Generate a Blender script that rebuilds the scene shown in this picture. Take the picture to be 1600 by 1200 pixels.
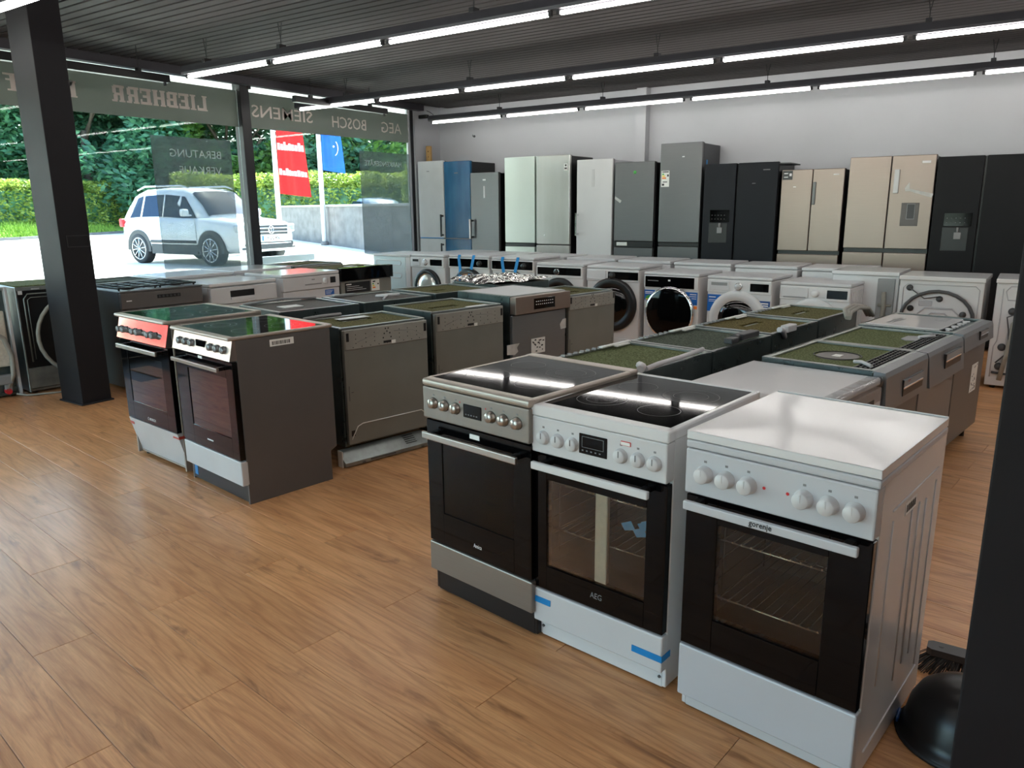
import bpy, bmesh, math, random
from mathutils import Vector, Matrix
R = math.radians
random.seed(7)
S = bpy.context.scene
COL = S.collection
for o in list(bpy.data.objects):
    bpy.data.objects.remove(o, do_unlink=True)

# ------------------------------------------------------------------ camera, sky, sun, exposure
# world axes: +X to the right along the back wall, +Y towards the back wall, the shop window is at X = -8.1
cam_data = bpy.data.cameras.new('camera')
cam = bpy.data.objects.new('camera', cam_data); COL.objects.link(cam)
cam_data.sensor_fit = 'HORIZONTAL'; cam_data.sensor_width = 36.0
cam_data.lens = 36.0 * 1183.3 / 1600.0
cam_data.clip_start = 0.05; cam_data.clip_end = 400
PITCH = math.atan((600 - 324.5) / 1183.3)
cam.matrix_world = (Matrix.Translation((0, 0, 1.5)) @ Matrix.Rotation(R(34.2), 4, 'Z')
                    @ Matrix.Rotation(R(90) - PITCH, 4, 'X') @ Matrix.Rotation(-0.0097, 4, 'Z'))
S.camera = cam

world = bpy.data.worlds.new('sky'); S.world = world; world.use_nodes = True
nt = world.node_tree; nt.nodes.clear()
sky = nt.nodes.new('ShaderNodeTexSky'); sky.sky_type = 'NISHITA'; sky.sun_disc = False
sky.sun_elevation = R(52); sky.sun_rotation = R(-28); sky.air_density = 1.0; sky.dust_density = 1.5
bg = nt.nodes.new('ShaderNodeBackground'); bg.inputs[1].default_value = 0.6
wo = nt.nodes.new('ShaderNodeOutputWorld')
nt.links.new(sky.outputs[0], bg.inputs[0]); nt.links.new(bg.outputs[0], wo.inputs[0])

sun_data = bpy.data.lights.new('sun', 'SUN'); sun_data.energy = 14.0; sun_data.angle = R(0.6)
sun_data.color = (1.0, 0.95, 0.86)
sun = bpy.data.objects.new('sun', sun_data); COL.objects.link(sun)
sun.rotation_euler = Vector((0.33, -0.52, -0.79)).to_track_quat('-Z', 'Y').to_euler()
sun.location = (-20, 20, 25)

S.view_settings.view_transform = 'Standard'; S.view_settings.look = 'None'
S.view_settings.exposure = 1.36; S.view_settings.gamma = 1.0; S.view_settings.use_curve_mapping = False
TUBE_STRENGTH = 13.5
try:
    S.cycles.use_denoising = True
    S.cycles.caustics_reflective = False; S.cycles.caustics_refractive = False
    S.cycles.max_bounces = 8; S.cycles.transparent_max_bounces = 16
    S.cycles.sample_clamp_indirect = 6.0
except Exception:
    pass

# ------------------------------------------------------------------ materials
def lin(c):
    return tuple(((v / 255) / 12.92 if v / 255 <= 0.04045 else ((v / 255 + 0.055) / 1.055) ** 2.4) for v in c) + (1.0,)

MATS = {}
def mat(name, rgb, rough=0.5, metal=0.0, noise=(6.0, 0.06), stretch=(1, 1, 1), bump=0.0, coat=0.0, spec=0.5,
        rough_var=0.04, emit=None, trans=0.0, transl=0.0, two=None):
    """Principled material with a procedural noise that varies colour and roughness a little."""
    m = bpy.data.materials.new(name); m.use_nodes = True
    n = m.node_tree; b = n.nodes['Principled BSDF']; out = n.nodes['Material Output']
    tc = n.nodes.new('ShaderNodeTexCoord'); mp = n.nodes.new('ShaderNodeMapping')
    mp.inputs['Scale'].default_value = stretch
    no = n.nodes.new('ShaderNodeTexNoise'); no.inputs['Scale'].default_value = noise[0]; no.inputs['Detail'].default_value = 4
    n.links.new(tc.outputs['Object'], mp.inputs[0]); n.links.new(mp.outputs[0], no.inputs[0])
    c = lin(rgb); c2 = lin(two) if two else None
    mix = n.nodes.new('ShaderNodeMix'); mix.data_type = 'RGBA'
    a = noise[1]
    mix.inputs[6].default_value = tuple(max(0, v * (1 - a)) for v in c[:3]) + (1,)
    mix.inputs[7].default_value = c2 if c2 else tuple(min(1, v * (1 + a)) for v in c[:3]) + (1,)
    ramp = n.nodes.new('ShaderNodeMapRange'); ramp.inputs[1].default_value = 0.35; ramp.inputs[2].default_value = 0.65
    n.links.new(no.outputs[0], ramp.inputs[0]); n.links.new(ramp.outputs[0], mix.inputs[0])
    n.links.new(mix.outputs[2], b.inputs['Base Color'])
    rr = n.nodes.new('ShaderNodeMapRange'); rr.inputs[3].default_value = max(0, rough - rough_var); rr.inputs[4].default_value = rough + rough_var
    n.links.new(no.outputs[0], rr.inputs[0]); n.links.new(rr.outputs[0], b.inputs['Roughness'])
    b.inputs['Metallic'].default_value = metal
    b.inputs['Specular IOR Level'].default_value = spec
    b.inputs['Coat Weight'].default_value = coat; b.inputs['Coat Roughness'].default_value = 0.06
    if bump:
        bu = n.nodes.new('ShaderNodeBump'); bu.inputs['Strength'].default_value = bump; bu.inputs['Distance'].default_value = 0.004
        n.links.new(no.outputs[0], bu.inputs['Height']); n.links.new(bu.outputs[0], b.inputs['Normal'])
    if emit:
        b.inputs['Emission Color'].default_value = lin(emit[0]); b.inputs['Emission Strength'].default_value = emit[1]
    last = b.outputs[0]
    if transl:
        t = n.nodes.new('ShaderNodeBsdfTranslucent'); n.links.new(mix.outputs[2], t.inputs[0])
        mx = n.nodes.new('ShaderNodeMixShader'); mx.inputs[0].default_value = transl
        n.links.new(last, mx.inputs[1]); n.links.new(t.outputs[0], mx.inputs[2]); last = mx.outputs[0]
    if trans:
        t = n.nodes.new('ShaderNodeBsdfTransparent')
        mx = n.nodes.new('ShaderNodeMixShader'); mx.inputs[0].default_value = trans
        n.links.new(last, mx.inputs[1]); n.links.new(t.outputs[0], mx.inputs[2]); last = mx.outputs[0]
    if last is not b.outputs[0]:
        n.links.new(last, out.inputs[0])
    MATS[name] = m
    return m

def glass_mat(name, tint, refl_ior=1.5, rough=0.0, dark=0.0):
    """Thin pane: transparent with a tint plus a Fresnel mirror."""
    m = bpy.data.materials.new(name); m.use_nodes = True; n = m.node_tree; n.nodes.clear()
    out = n.nodes.new('ShaderNodeOutputMaterial')
    tr = n.nodes.new('ShaderNodeBsdfTransparent')
    gl = n.nodes.new('ShaderNodeBsdfGlossy'); gl.inputs['Roughness'].default_value = rough
    fr = n.nodes.new('ShaderNodeFresnel'); fr.inputs[0].default_value = refl_ior
    no = n.nodes.new('ShaderNodeTexNoise'); no.inputs['Scale'].default_value = 2.0
    mx0 = n.nodes.new('ShaderNodeMix'); mx0.data_type = 'RGBA'
    t = lin(tint); mx0.inputs[6].default_value = t; mx0.inputs[7].default_value = tuple(min(1, v * 1.04) for v in t[:3]) + (1,)
    n.links.new(no.outputs[0], mx0.inputs[0]); n.links.new(mx0.outputs[2], tr.inputs[0])
    mx = n.nodes.new('ShaderNodeMixShader')
    n.links.new(fr.outputs[0], mx.inputs[0]); n.links.new(tr.outputs[0], mx.inputs[1]); n.links.new(gl.outputs[0], mx.inputs[2])
    n.links.new(mx.outputs[0], out.inputs[0])
    MATS[name] = m
    return m

white = mat('white_enamel', (212, 212, 213), 0.14, noise=(3, 0.015), spec=0.3)
white2 = mat('white_plastic', (200, 200, 202), 0.38, noise=(4, 0.02))
white_cool = mat('white_lacquer', (188, 190, 195), 0.3, noise=(4, 0.02))
ivory = mat('ivory_insulation', (205, 195, 180), 0.9, noise=(30, 0.12), bump=0.5)
steel = mat('brushed_steel', (128, 131, 134), 0.36, 0.6, noise=(5, 0.03), stretch=(1, 1, 60), rough_var=0.05)
steel_h = mat('brushed_steel_across', (176, 170, 163), 0.3, 0.9, noise=(5, 0.06), stretch=(2, 60, 60), rough_var=0.06)
steel_bright = mat('polished_steel', (216, 216, 212), 0.2, 0.6, noise=(2.0, 0.05), stretch=(3, 1, 0.6), bump=0.25)
steel_dark = mat('dark_inox', (104, 105, 106), 0.38, 0.6, noise=(4, 0.03), stretch=(1, 1, 40))
champagne = mat('champagne_inox', (142, 127, 118), 0.34, 0.6, noise=(4, 0.02), stretch=(1, 1, 40))
warm_steel = mat('warm_brushed_steel', (140, 133, 126), 0.34, 0.6, noise=(5, 0.03), stretch=(1, 1, 60))
plate_sheet = mat('pale_fitting_plate', (152, 151, 144), 0.45, 0.15, noise=(9, 0.06))
silver_paint = mat('silver_paint', (196, 196, 197), 0.4, 0.12, noise=(4, 0.04))
greenish_white = mat('pale_green_glass_front', (214, 226, 218), 0.16, noise=(2, 0.02), coat=0.5)
mirror_steel = mat('mirror_steel_panel', (214, 208, 204), 0.1, 1.0, noise=(3, 0.02), rough_var=0.03)
satin_steel = mat('satin_steel_panel', (182, 168, 160), 0.3, 0.95, noise=(5, 0.04), rough_var=0.04)
relief_shade_white = mat('white_sheet_relief_shade', (176, 175, 178), 0.3, noise=(3, 0.02))  # white sheet darkened: shading of the pressed relief is put into the colour
blue_film = mat('blue_protective_film', (30, 94, 138), 0.2, noise=(3, 0.2), stretch=(2, 1, 0.5), spec=0.25, two=(48, 108, 148))
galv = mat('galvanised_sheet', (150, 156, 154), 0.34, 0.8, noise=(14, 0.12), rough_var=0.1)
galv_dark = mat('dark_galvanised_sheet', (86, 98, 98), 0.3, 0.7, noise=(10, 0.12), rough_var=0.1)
greypanel = mat('grey_sheet_panel', (126, 127, 121), 0.42, 0.2, noise=(5, 0.04))
taupe = mat('taupe_grey_side', (95, 91, 89), 0.42, 0.15, noise=(4, 0.04))
greyhob = mat('warm_grey_metal_rim', (168, 158, 148), 0.34, 0.45, noise=(6, 0.02))
greyplast = mat('grey_plastic', (140, 141, 142), 0.5, noise=(6, 0.04))
dkgrey = mat('dark_grey_plastic', (62, 63, 65), 0.45, noise=(8, 0.06))
black = mat('black_plastic', (17, 17, 19), 0.35, noise=(8, 0.1))
blackmat = mat('black_matt_paint', (30, 30, 34), 0.55, noise=(5, 0.08))
blackgloss = mat('black_glass', (6, 6, 7), 0.06, noise=(2, 0.1), spec=0.22, rough_var=0.02)
hobglass = mat('ceramic_hob_glass', (9, 9, 10), 0.04, noise=(3, 0.1), spec=0.07, rough_var=0.01)
hobglass2 = mat('glossy_hob_glass', (10, 12, 12), 0.03, noise=(3, 0.1), spec=0.8, coat=0.5, rough_var=0.01)
pillarm = mat('charcoal_column_paint', (30, 29, 32), 0.6, noise=(4, 0.08), rough_var=0.08, spec=0.2)
fridgeblack = mat('anthracite_front', (25, 28, 34), 0.5, 0.0, noise=(4, 0.05), spec=0.2)
fridgeblack2 = mat('black_steel_front', (17, 18, 21), 0.5, 0.0, noise=(4, 0.05), spec=0.2)
feltA = mat('olive_felt', (84, 82, 50), 0.95, noise=(110, 0.4), bump=1.0, two=(118, 115, 80), spec=0.1)
feltB = mat('grey_green_felt', (72, 80, 70), 0.95, noise=(110, 0.4), bump=1.0, two=(98, 106, 94), spec=0.1)
feltC = mat('moss_green_felt', (88, 96, 62), 0.95, noise=(110, 0.4), bump=1.0, two=(120, 128, 92), spec=0.1)
feltD = mat('brown_olive_felt', (90, 82, 46), 0.95, noise=(110, 0.4), bump=1.0, two=(120, 110, 72), spec=0.1)
feltE = mat('brown_bitumen_felt', (84, 80, 76), 0.85, noise=(60, 0.2), bump=0.5)
tape = mat('blue_adhesive_tape', (12, 128, 196), 0.35, noise=(8, 0.06))
redtape = mat('red_adhesive_tape', (176, 62, 48), 0.4, noise=(8, 0.08))
clear_tape = mat('clear_tape', (225, 225, 222), 0.25, noise=(20, 0.1), trans=0.35)
sticker_white = mat('paper_label', (232, 232, 228), 0.6, noise=(10, 0.03))
sticker_blue = mat('blue_sticker', (18, 96, 178), 0.35, noise=(5, 0.04))
sticker_navy = mat('navy_sticker', (14, 66, 130), 0.35, noise=(5, 0.04))
ink = mat('black_print', (20, 20, 22), 0.6, noise=(5, 0.02))
ink_grey = mat('grey_print', (120, 120, 122), 0.6, noise=(5, 0.02))
ink_white = mat('white_print', (230, 230, 230), 0.5, noise=(5, 0.02))
ink_orange = mat('orange_print', (236, 130, 40), 0.5, noise=(5, 0.02))
ink_green = mat('green_print', (70, 160, 70), 0.5, noise=(5, 0.02))
ink_yellow = mat('yellow_print', (236, 206, 70), 0.5, noise=(5, 0.02))
ink_red = mat('red_print', (200, 40, 45), 0.5, noise=(5, 0.02))
chrome = mat('chrome', (220, 220, 222), 0.1, 1.0, noise=(4, 0.02))
hosegrey = mat('grey_rubber_hose', (150, 147, 138), 0.5, noise=(8, 0.06))
hosedark = mat('dark_rubber_hose', (66, 66, 68), 0.45, noise=(8, 0.06))
foil = mat('aluminium_foil', (215, 215, 212), 0.2, 1.0, noise=(9, 0.1), bump=0.6)
styro = mat('polystyrene_bar', (222, 224, 220), 0.8, noise=(60, 0.04), bump=0.3)
oven_in = mat('oven_cavity_enamel', (80, 70, 60), 0.5, noise=(5, 0.12))
wire = mat('chromed_wire', (205, 203, 198), 0.25, 0.9, noise=(5, 0.03))
oven_glass = glass_mat('tinted_oven_glass', (244, 238, 230), 1.4)
oven_glass2 = glass_mat('blue_tinted_oven_glass', (126, 128, 132), 1.9)
pane_glass = glass_mat('shop_window_glass', (238, 248, 245), 1.2)
porthole = glass_mat('dark_porthole_glass', (70, 70, 72), 1.6)
timber = mat('raw_timber', (186, 150, 96), 0.75, noise=(6, 0.15), stretch=(8, 8, 1), bump=0.3)
wallm = mat('white_wall_paint', (180, 182, 186), 0.85, noise=(1.2, 0.025), spec=0.2)
ceilm = mat('dark_ceiling_backing', (16, 16, 17), 0.8, noise=(4, 0.1))
slatm = mat('grey_ceiling_slat', (72, 69, 70), 0.7, 0.0, noise=(3, 0.06), stretch=(0.4, 4, 4), spec=0.12)
railm = mat('charcoal_light_trunking', (58, 56, 62), 0.5, 0.2, noise=(4, 0.06))
tubem = mat('fluorescent_tube', (255, 255, 255), 0.4, noise=(2, 0.0), emit=((255, 250, 244), TUBE_STRENGTH))
filmm = mat('grey_window_film', (142, 146, 141), 0.7, noise=(2, 0.03), transl=0.5)
filmtxt = mat('cut_vinyl_lettering', (250, 240, 236), 0.7, noise=(4, 0.02), transl=0.5)
posterm = mat('sheer_grey_window_film', (82, 94, 96), 0.6, noise=(2, 0.04), trans=0.45, transl=0.4)
postertxt = mat('pale_vinyl_lettering', (220, 228, 226), 0.6, noise=(4, 0.03), transl=0.5)
broomhair = mat('grey_bristles', (74, 74, 76), 0.7, noise=(40, 0.25))

# ------------------------------------------------------------------ mesh builder
class B:
    """Collects shapes into one bmesh; obj() links them as one mesh object."""
    def __init__(s): s.bm = bmesh.new(); s.mi = 0
    def _new(s, vs, fs, smooth=False):
        v = [s.bm.verts.new(p) for p in vs]; out = []
        for f in fs:
            try:
                fc = s.bm.faces.new([v[i] for i in f]); fc.smooth = smooth; fc.material_index = s.mi; out.append(fc)
            except ValueError: pass
        return v, out
    def box(s, x0, x1, y0, y1, z0, z1, bev=0.0, seg=2):
        v, f = s._new([(x0,y0,z0),(x1,y0,z0),(x1,y1,z0),(x0,y1,z0),(x0,y0,z1),(x1,y0,z1),(x1,y1,z1),(x0,y1,z1)],
                      [(0,3,2,1),(4,5,6,7),(0,1,5,4),(1,2,6,5),(2,3,7,6),(3,0,4,7)])
        if bev > 0:
            es = list({e for fc in f for e in fc.edges})
            b = min(bev, 0.45 * min(abs(x1-x0), abs(y1-y0), abs(z1-z0)))
            r = bmesh.ops.bevel(s.bm, geom=es, offset=b, segments=seg, profile=0.5, affect='EDGES')
            for fc in r['faces']: fc.material_index = s.mi
        return s
    def cyl(s, p, q, r, n=20, r2=None, cap=True):
        p, q = Vector(p), Vector(q); d = (q - p).normalized(); r2 = r if r2 is None else r2
        a = d.orthogonal().normalized(); b = d.cross(a)
        vs = [p + (a*math.cos(2*math.pi*i/n) + b*math.sin(2*math.pi*i/n))*r for i in range(n)] + \
             [q + (a*math.cos(2*math.pi*i/n) + b*math.sin(2*math.pi*i/n))*r2 for i in range(n)]
        v, _ = s._new(vs, [(i, (i+1) % n, n+(i+1) % n, n+i) for i in range(n)], True)
        if cap:
            for ring in (list(reversed(v[:n])), v[n:]):
                try:
                    f = s.bm.faces.new(ring); f.material_index = s.mi
                except ValueError: pass
        return s
    def tube(s, pts, r, n=8, closed=False):
        pts = [Vector(p) for p in pts]; m = len(pts); rings = []; prev = None
        for i, p in enumerate(pts):
            d = (pts[(i+1) % m] - pts[i-1]) if closed else (pts[min(i+1, m-1)] - pts[max(i-1, 0)])
            d.normalize()
            a = d.orthogonal().normalized() if prev is None else (prev - d * prev.dot(d)).normalized()
            prev = a; b = d.cross(a)
            rings.append([s.bm.verts.new(p + (a*math.cos(2*math.pi*k/n) + b*math.sin(2*math.pi*k/n))*r) for k in range(n)])
        for i in range(m if closed else m-1):
            A, C = rings[i], rings[(i+1) % m]
            for k in range(n):
                f = s.bm.faces.new((A[k], A[(k+1) % n], C[(k+1) % n], C[k])); f.smooth = True; f.material_index = s.mi
        if not closed:
            for ring in (list(reversed(rings[0])), rings[-1]):
                f = s.bm.faces.new(ring); f.material_index = s.mi
        return s
    def lathe(s, c, prof, n=40, axis='y'):
        """prof: list of (radius, offset along the axis) about the centre c."""
        c = Vector(c); rings = []
        for r, t in prof:
            ring = []
            for k in range(n):
                a = 2*math.pi*k/n; u, w = r*math.cos(a), r*math.sin(a)
                p = {'y': (u, t, w), 'z': (u, w, t), 'x': (t, u, w)}[axis]
                ring.append(s.bm.verts.new(c + Vector(p)))
            rings.append(ring)
        for A, C in zip(rings, rings[1:]):
            for k in range(n):
                f = s.bm.faces.new((A[k], A[(k+1) % n], C[(k+1) % n], C[k])); f.smooth = True; f.material_index = s.mi
        return s
    def prism(s, poly, axis, a, b):
        """poly: 2-D outline; extruded from a to b along the axis ('x': outline is (y,z), 'y': (x,z), 'z': (x,y))."""
        def P(u, w, t): return {'x': (t, u, w), 'y': (u, t, w), 'z': (u, w, t)}[axis]
        n = len(poly)
        v, f = s._new([P(u, w, a) for u, w in poly] + [P(u, w, b) for u, w in poly],
               [tuple(range(n))[::-1], tuple(range(n, 2*n))] + [(i, (i+1) % n, n+(i+1) % n, n+i) for i in range(n)])
        bmesh.ops.recalc_face_normals(s.bm, faces=f)
        return s
    def _split(s, name, m, parent, label):
        bm = s.bm; bm.verts.ensure_lookup_table(); bm.verts.index_update(); seen = set(); first = None
        for v0 in bm.verts:
            if v0.index in seen: continue
            st, isl = [v0], []; seen.add(v0.index)
            while st:
                v = st.pop(); isl.append(v)
                for e in v.link_edges:
                    w = e.other_vert(v)
                    if w.index not in seen: seen.add(w.index); st.append(w)
            mp = {v.index: i for i, v in enumerate(isl)}
            fs = {f for v in isl for f in v.link_faces}
            fs = sorted(fs, key=lambda f: f.index)
            me = bpy.data.meshes.new(name); me.from_pydata([v.co[:] for v in isl], [], [[mp[v.index] for v in f.verts] for f in fs])
            for p, f in zip(me.polygons, fs): p.use_smooth = f.smooth
            me.materials.append(m)
            o = bpy.data.objects.new(name, me); COL.objects.link(o)
            if parent: o.parent = parent
            if label: o['label'] = label
            first = first or o
        bm.free(); return first
    def quad(s, a, b, c, d): s._new([a, b, c, d], [(0, 1, 2, 3)]); return s
    def frame(s, x0, x1, z0, z1, w, y0, y1, bev=0):
        """rectangular ring in the xz plane"""
        s.box(x0, x1, y0, y1, z1-w, z1, bev); s.box(x0, x1, y0, y1, z0, z0+w, bev)
        s.box(x0, x0+w, y0, y1, z0+w, z1-w, bev); s.box(x1-w, x1, y0, y1, z0+w, z1-w, bev); return s
    def grid(s, f, nx, ny, smooth=True):
        vs = [[s.bm.verts.new(f(i/nx, j/ny)) for j in range(ny+1)] for i in range(nx+1)]
        for i in range(nx):
            for j in range(ny):
                fc = s.bm.faces.new((vs[i][j], vs[i+1][j], vs[i+1][j+1], vs[i][j+1])); fc.smooth = smooth; fc.material_index = s.mi
        return s
    def obj(s, name, m, parent=None, label=None, loc=None, kind=None):
        if name in SPLIT: return s._split(name, m, parent, label)
        if name in STUFF: kind = 'stuff'
        me = bpy.data.meshes.new(name); s.bm.to_mesh(me); s.bm.free()
        for x in (m if isinstance(m, (list, tuple)) else [m]): me.materials.append(x)
        o = bpy.data.objects.new(name, me); COL.objects.link(o)
        if parent: o.parent = parent
        if label: o['label'] = label
        if kind: o['kind'] = kind
        if loc: o.location = loc
        return o

SPLIT = {'foot', 'handle_bracket', 'tape_strip', 'torn_tape', 'rating_arrow', 'side_ridge', 'embossed_rib', 'pilot_light', 'screw_plate', 'button', 'hinge_clip',
         'transit_bolt', 'pressed_rib', 'fixing_clip', 'grille_bar', 'roof_rail', 'motor_block', 'seam_bead', 'rack_support', 'lamp_holder', 'vent_slot', 'slot_opening', 'drain_hose', 'white_rail', 'power_cord', 'post', 'door_handle', 'white_foam_scrap', 'pressed_line', 'door_gap', 'display_band'}
STUFF = {'fixing_hole', 'touch_symbols', 'barcode', 'printed_mark', 'printed_line', 'scribed_mark', 'grid_tray', 'clip_strip', 'oven_rack', 'printed_lettering', 'crumpled_wrapper', 'printed_picture'}

def thing(name, label, cat, loc=(0, 0, 0), rot=0.0, group=None):
    o = bpy.data.objects.new(name, None); COL.objects.link(o)
    o.empty_display_size = 0.1
    o.location = loc; o.rotation_euler = (0, 0, R(rot)); o['label'] = label; o['category'] = cat
    if group: o['group'] = group
    return o

def text(s, parent, name, m, org, xd, yd, width=None, height=None, bold=0.0, depth=0.0008, align='C', label=None, shear=0.0):
    """Lettering as thin flat geometry; org is its centre (or left end) on the surface, xd/yd its reading and up directions."""
    cu = bpy.data.curves.new(name, 'FONT'); cu.body = s; cu.size = 1; cu.resolution_u = 2; cu.offset = bold; cu.extrude = 0.5; cu.shear = shear
    t = bpy.data.objects.new(name, cu)
    me = bpy.data.meshes.new_from_object(t)
    bpy.data.objects.remove(t); bpy.data.curves.remove(cu)
    xs = [v.co.x for v in me.vertices]; ys = [v.co.y for v in me.vertices]
    if not xs: return None
    x0, x1, y0, y1 = min(xs), max(xs), min(ys), max(ys)
    sx = width/(x1-x0) if width else height/(y1-y0); sy = height/(y1-y0) if height else sx
    if not width: sx = sy
    xd, yd = Vector(xd).normalized(), Vector(yd).normalized(); zd = xd.cross(yd); org = Vector(org)
    cx = (x0+x1)/2 if align == 'C' else x0; cy = (y0+y1)/2
    for v in me.vertices:
        v.co = org + xd*(v.co.x-cx)*sx + yd*(v.co.y-cy)*sy + zd*((v.co.z+0.5)*depth)
    me.materials.clear(); me.materials.append(m)
    o = bpy.data.objects.new(name, me); COL.objects.link(o); o.parent = parent
    if label: o['label'] = label
    return o
# ------------------------------------------------------------------ floor: laminate boards
def wood_mat(name, per_island):
    m = bpy.data.materials.new(name); m.use_nodes = True; n = m.node_tree; b = n.nodes['Principled BSDF']; L = n.links.new
    tc = n.nodes.new('ShaderNodeTexCoord')
    if per_island:
        rnd = n.nodes.new('ShaderNodeNewGeometry').outputs['Random Per Island']
    else:
        rnd = n.nodes.new('ShaderNodeObjectInfo').outputs['Random']
    mul = n.nodes.new('ShaderNodeMath'); mul.operation = 'MULTIPLY'; mul.inputs[1].default_value = 57.0; L(rnd, mul.inputs[0])
    cmb = n.nodes.new('ShaderNodeCombineXYZ'); L(mul.outputs[0], cmb.inputs[0]); L(mul.outputs[0], cmb.inputs[1])
    add = n.nodes.new('ShaderNodeVectorMath'); add.operation = 'ADD'; L(tc.outputs['Object'], add.inputs[0]); L(cmb.outputs[0], add.inputs[1])
    def noise(scale, s, detail=5, rough=0.6, dist=0.0):
        mp = n.nodes.new('ShaderNodeMapping'); mp.inputs['Scale'].default_value = s; L(add.outputs[0], mp.inputs[0])
        t = n.nodes.new('ShaderNodeTexNoise'); t.inputs['Scale'].default_value = scale; t.inputs['Detail'].default_value = detail
        t.inputs['Roughness'].default_value = rough; t.inputs['Distortion'].default_value = dist
        L(mp.outputs[0], t.inputs[0]); return t.outputs[0]
    def ramp(v, a, bb, c0, c1):
        r = n.nodes.new('ShaderNodeValToRGB'); r.color_ramp.elements[0].position = a; r.color_ramp.elements[1].position = bb
        r.color_ramp.elements[0].color = c0; r.color_ramp.elements[1].color = c1; L(v, r.inputs[0]); return r.outputs[0]
    def mixc(f, a, bb, mode='MIX'):
        x = n.nodes.new('ShaderNodeMix'); x.data_type = 'RGBA'; x.blend_type = mode
        if isinstance(f, float): x.inputs[0].default_value = f
        else: L(f, x.inputs[0])
        L(a, x.inputs[6]); L(bb, x.inputs[7]); return x.outputs[2]
    base = ramp(noise(1.0, (1.6, 13, 1), 6, 0.65, 0.6), 0.3, 0.72, lin((200, 142, 94)), lin((232, 178, 126)))
    # growth-ring figure: warped bands running along the board
    sm = noise(1.0, (0.42, 5.5, 1), 2.5, 0.4, 0.15)
    mm = n.nodes.new('ShaderNodeMath'); mm.operation = 'MULTIPLY'; mm.inputs[1].default_value = 34.0; L(sm, mm.inputs[0])
    pp = n.nodes.new('ShaderNodeMath'); pp.operation = 'PINGPONG'; pp.inputs[1].default_value = 1.0; L(mm.outputs[0], pp.inputs[0])
    rings = ramp(pp.outputs[0], 0.0, 0.55, (0.80, 0.74, 0.68, 1), (1, 1, 1, 1))
    c = mixc(0.9, base, rings, 'MULTIPLY')
    fine = ramp(noise(1.0, (7, 170, 1), 4, 0.7), 0.35, 0.6, (0.78, 0.74, 0.70, 1), (1, 1, 1, 1))
    c = mixc(0.75, c, fine, 'MULTIPLY')
    knot = ramp(noise(1.0, (2.6, 12, 1), 4, 0.6, 0.8), 0.60, 0.74, (1, 1, 1, 1), (0.42, 0.36, 0.32, 1))
    c = mixc(0.85, c, knot, 'MULTIPLY')
    tone = n.nodes.new('ShaderNodeMapRange'); tone.inputs[3].default_value = 0.9; tone.inputs[4].default_value = 1.08; L(rnd, tone.inputs[0])
    hs = n.nodes.new('ShaderNodeHueSaturation'); L(tone.outputs[0], hs.inputs['Value']); L(c, hs.inputs['Color']); hs.inputs['Saturation'].default_value = 1.0
    L(hs.outputs[0], b.inputs['Base Color'])
    b.inputs['Specular IOR Level'].default_value = 0.45
    rr = n.nodes.new('ShaderNodeMapRange'); rr.inputs[3].default_value = 0.25; rr.inputs[4].default_value = 0.4
    fo = noise(1.0, (7, 90, 1), 3); L(fo, rr.inputs[0]); L(rr.outputs[0], b.inputs['Roughness'])
    bu = n.nodes.new('ShaderNodeBump'); bu.inputs['Strength'].default_value = 0.12; bu.inputs['Distance'].default_value = 0.002; L(fo, bu.inputs['Height'])
    L(bu.outputs[0], b.inputs['Normal'])
    return m
wood = wood_mat('oak_laminate_board', False); wood_far = wood_mat('oak_laminate_boards_far', True)

XW, XE, YB, YF, ZC = -8.1, 5.2, 9.85, -5.0, 3.02
floor = B().box(XW, XE, YF, YB, -0.14, -0.012).obj('floor', dkgrey, kind='structure')
BL, BW, AY = 1.36, 0.2, R(-7.2)
ux, uy = math.cos(AY), math.sin(AY)
def board_mesh():
    b = B(); g = 0.0008
    b.box(-BL/2+g, BL/2-g, -BW/2+g, BW/2-g, -0.011, 0.0, 0.0009, 1)
    me = bpy.data.meshes.new('floor_board'); b.bm.to_mesh(me); b.bm.free(); me.materials.append(wood); return me
bm_board = board_mesh()
boards = []
for k in range(-32, 56):
    v = 0.455 + BW*(k+0.5)
    for n_ in range(-9, 9):
        u = (-2.13 if k % 2 == 0 else -1.445) + BL*(n_+0.5)
        x, y = u*ux - v*uy, u*uy + v*ux
        if XW+0.75 < x < XE-0.7 and YF+0.2 < y < YB-0.2:
            d = math.hypot(x, y); az = math.degrees(math.atan2(-x, y)) - 34.2
            hid = (x > -2.3 and x < -0.6 and y > 2.4) or (-4.6 < x < -3.3 and y > 3.0) or y > 6.9
            boards.append((d + (30 if abs(az) > 44 else 0) + (20 if hid else 0), x, y))
boards.sort()
rest = B()
for i, (d, x, y) in enumerate(boards):
    if i < 285:
        o = bpy.data.objects.new('floor_board', bm_board); COL.objects.link(o); o.parent = floor
        o.location = (x, y, 0); o.rotation_euler = (0, 0, AY)
    else:
        g = 0.0011; c, s_ = math.cos(AY), math.sin(AY)
        pts = [(-BL/2+g, -BW/2+g), (BL/2-g, -BW/2+g), (BL/2-g, BW/2-g), (-BL/2+g, BW/2-g)]
        w = [(x+px*c-py*s_, y+px*s_+py*c) for px, py in pts]
        rest._new([(a, b_, -0.011) for a, b_ in w] + [(a, b_, 0) for a, b_ in w], [(4,5,6,7), (0,1,5,4), (1,2,6,5), (2,3,7,6), (3,0,4,7)])
rest.obj('floor_boards', wood_far, floor, kind='stuff')

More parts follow.
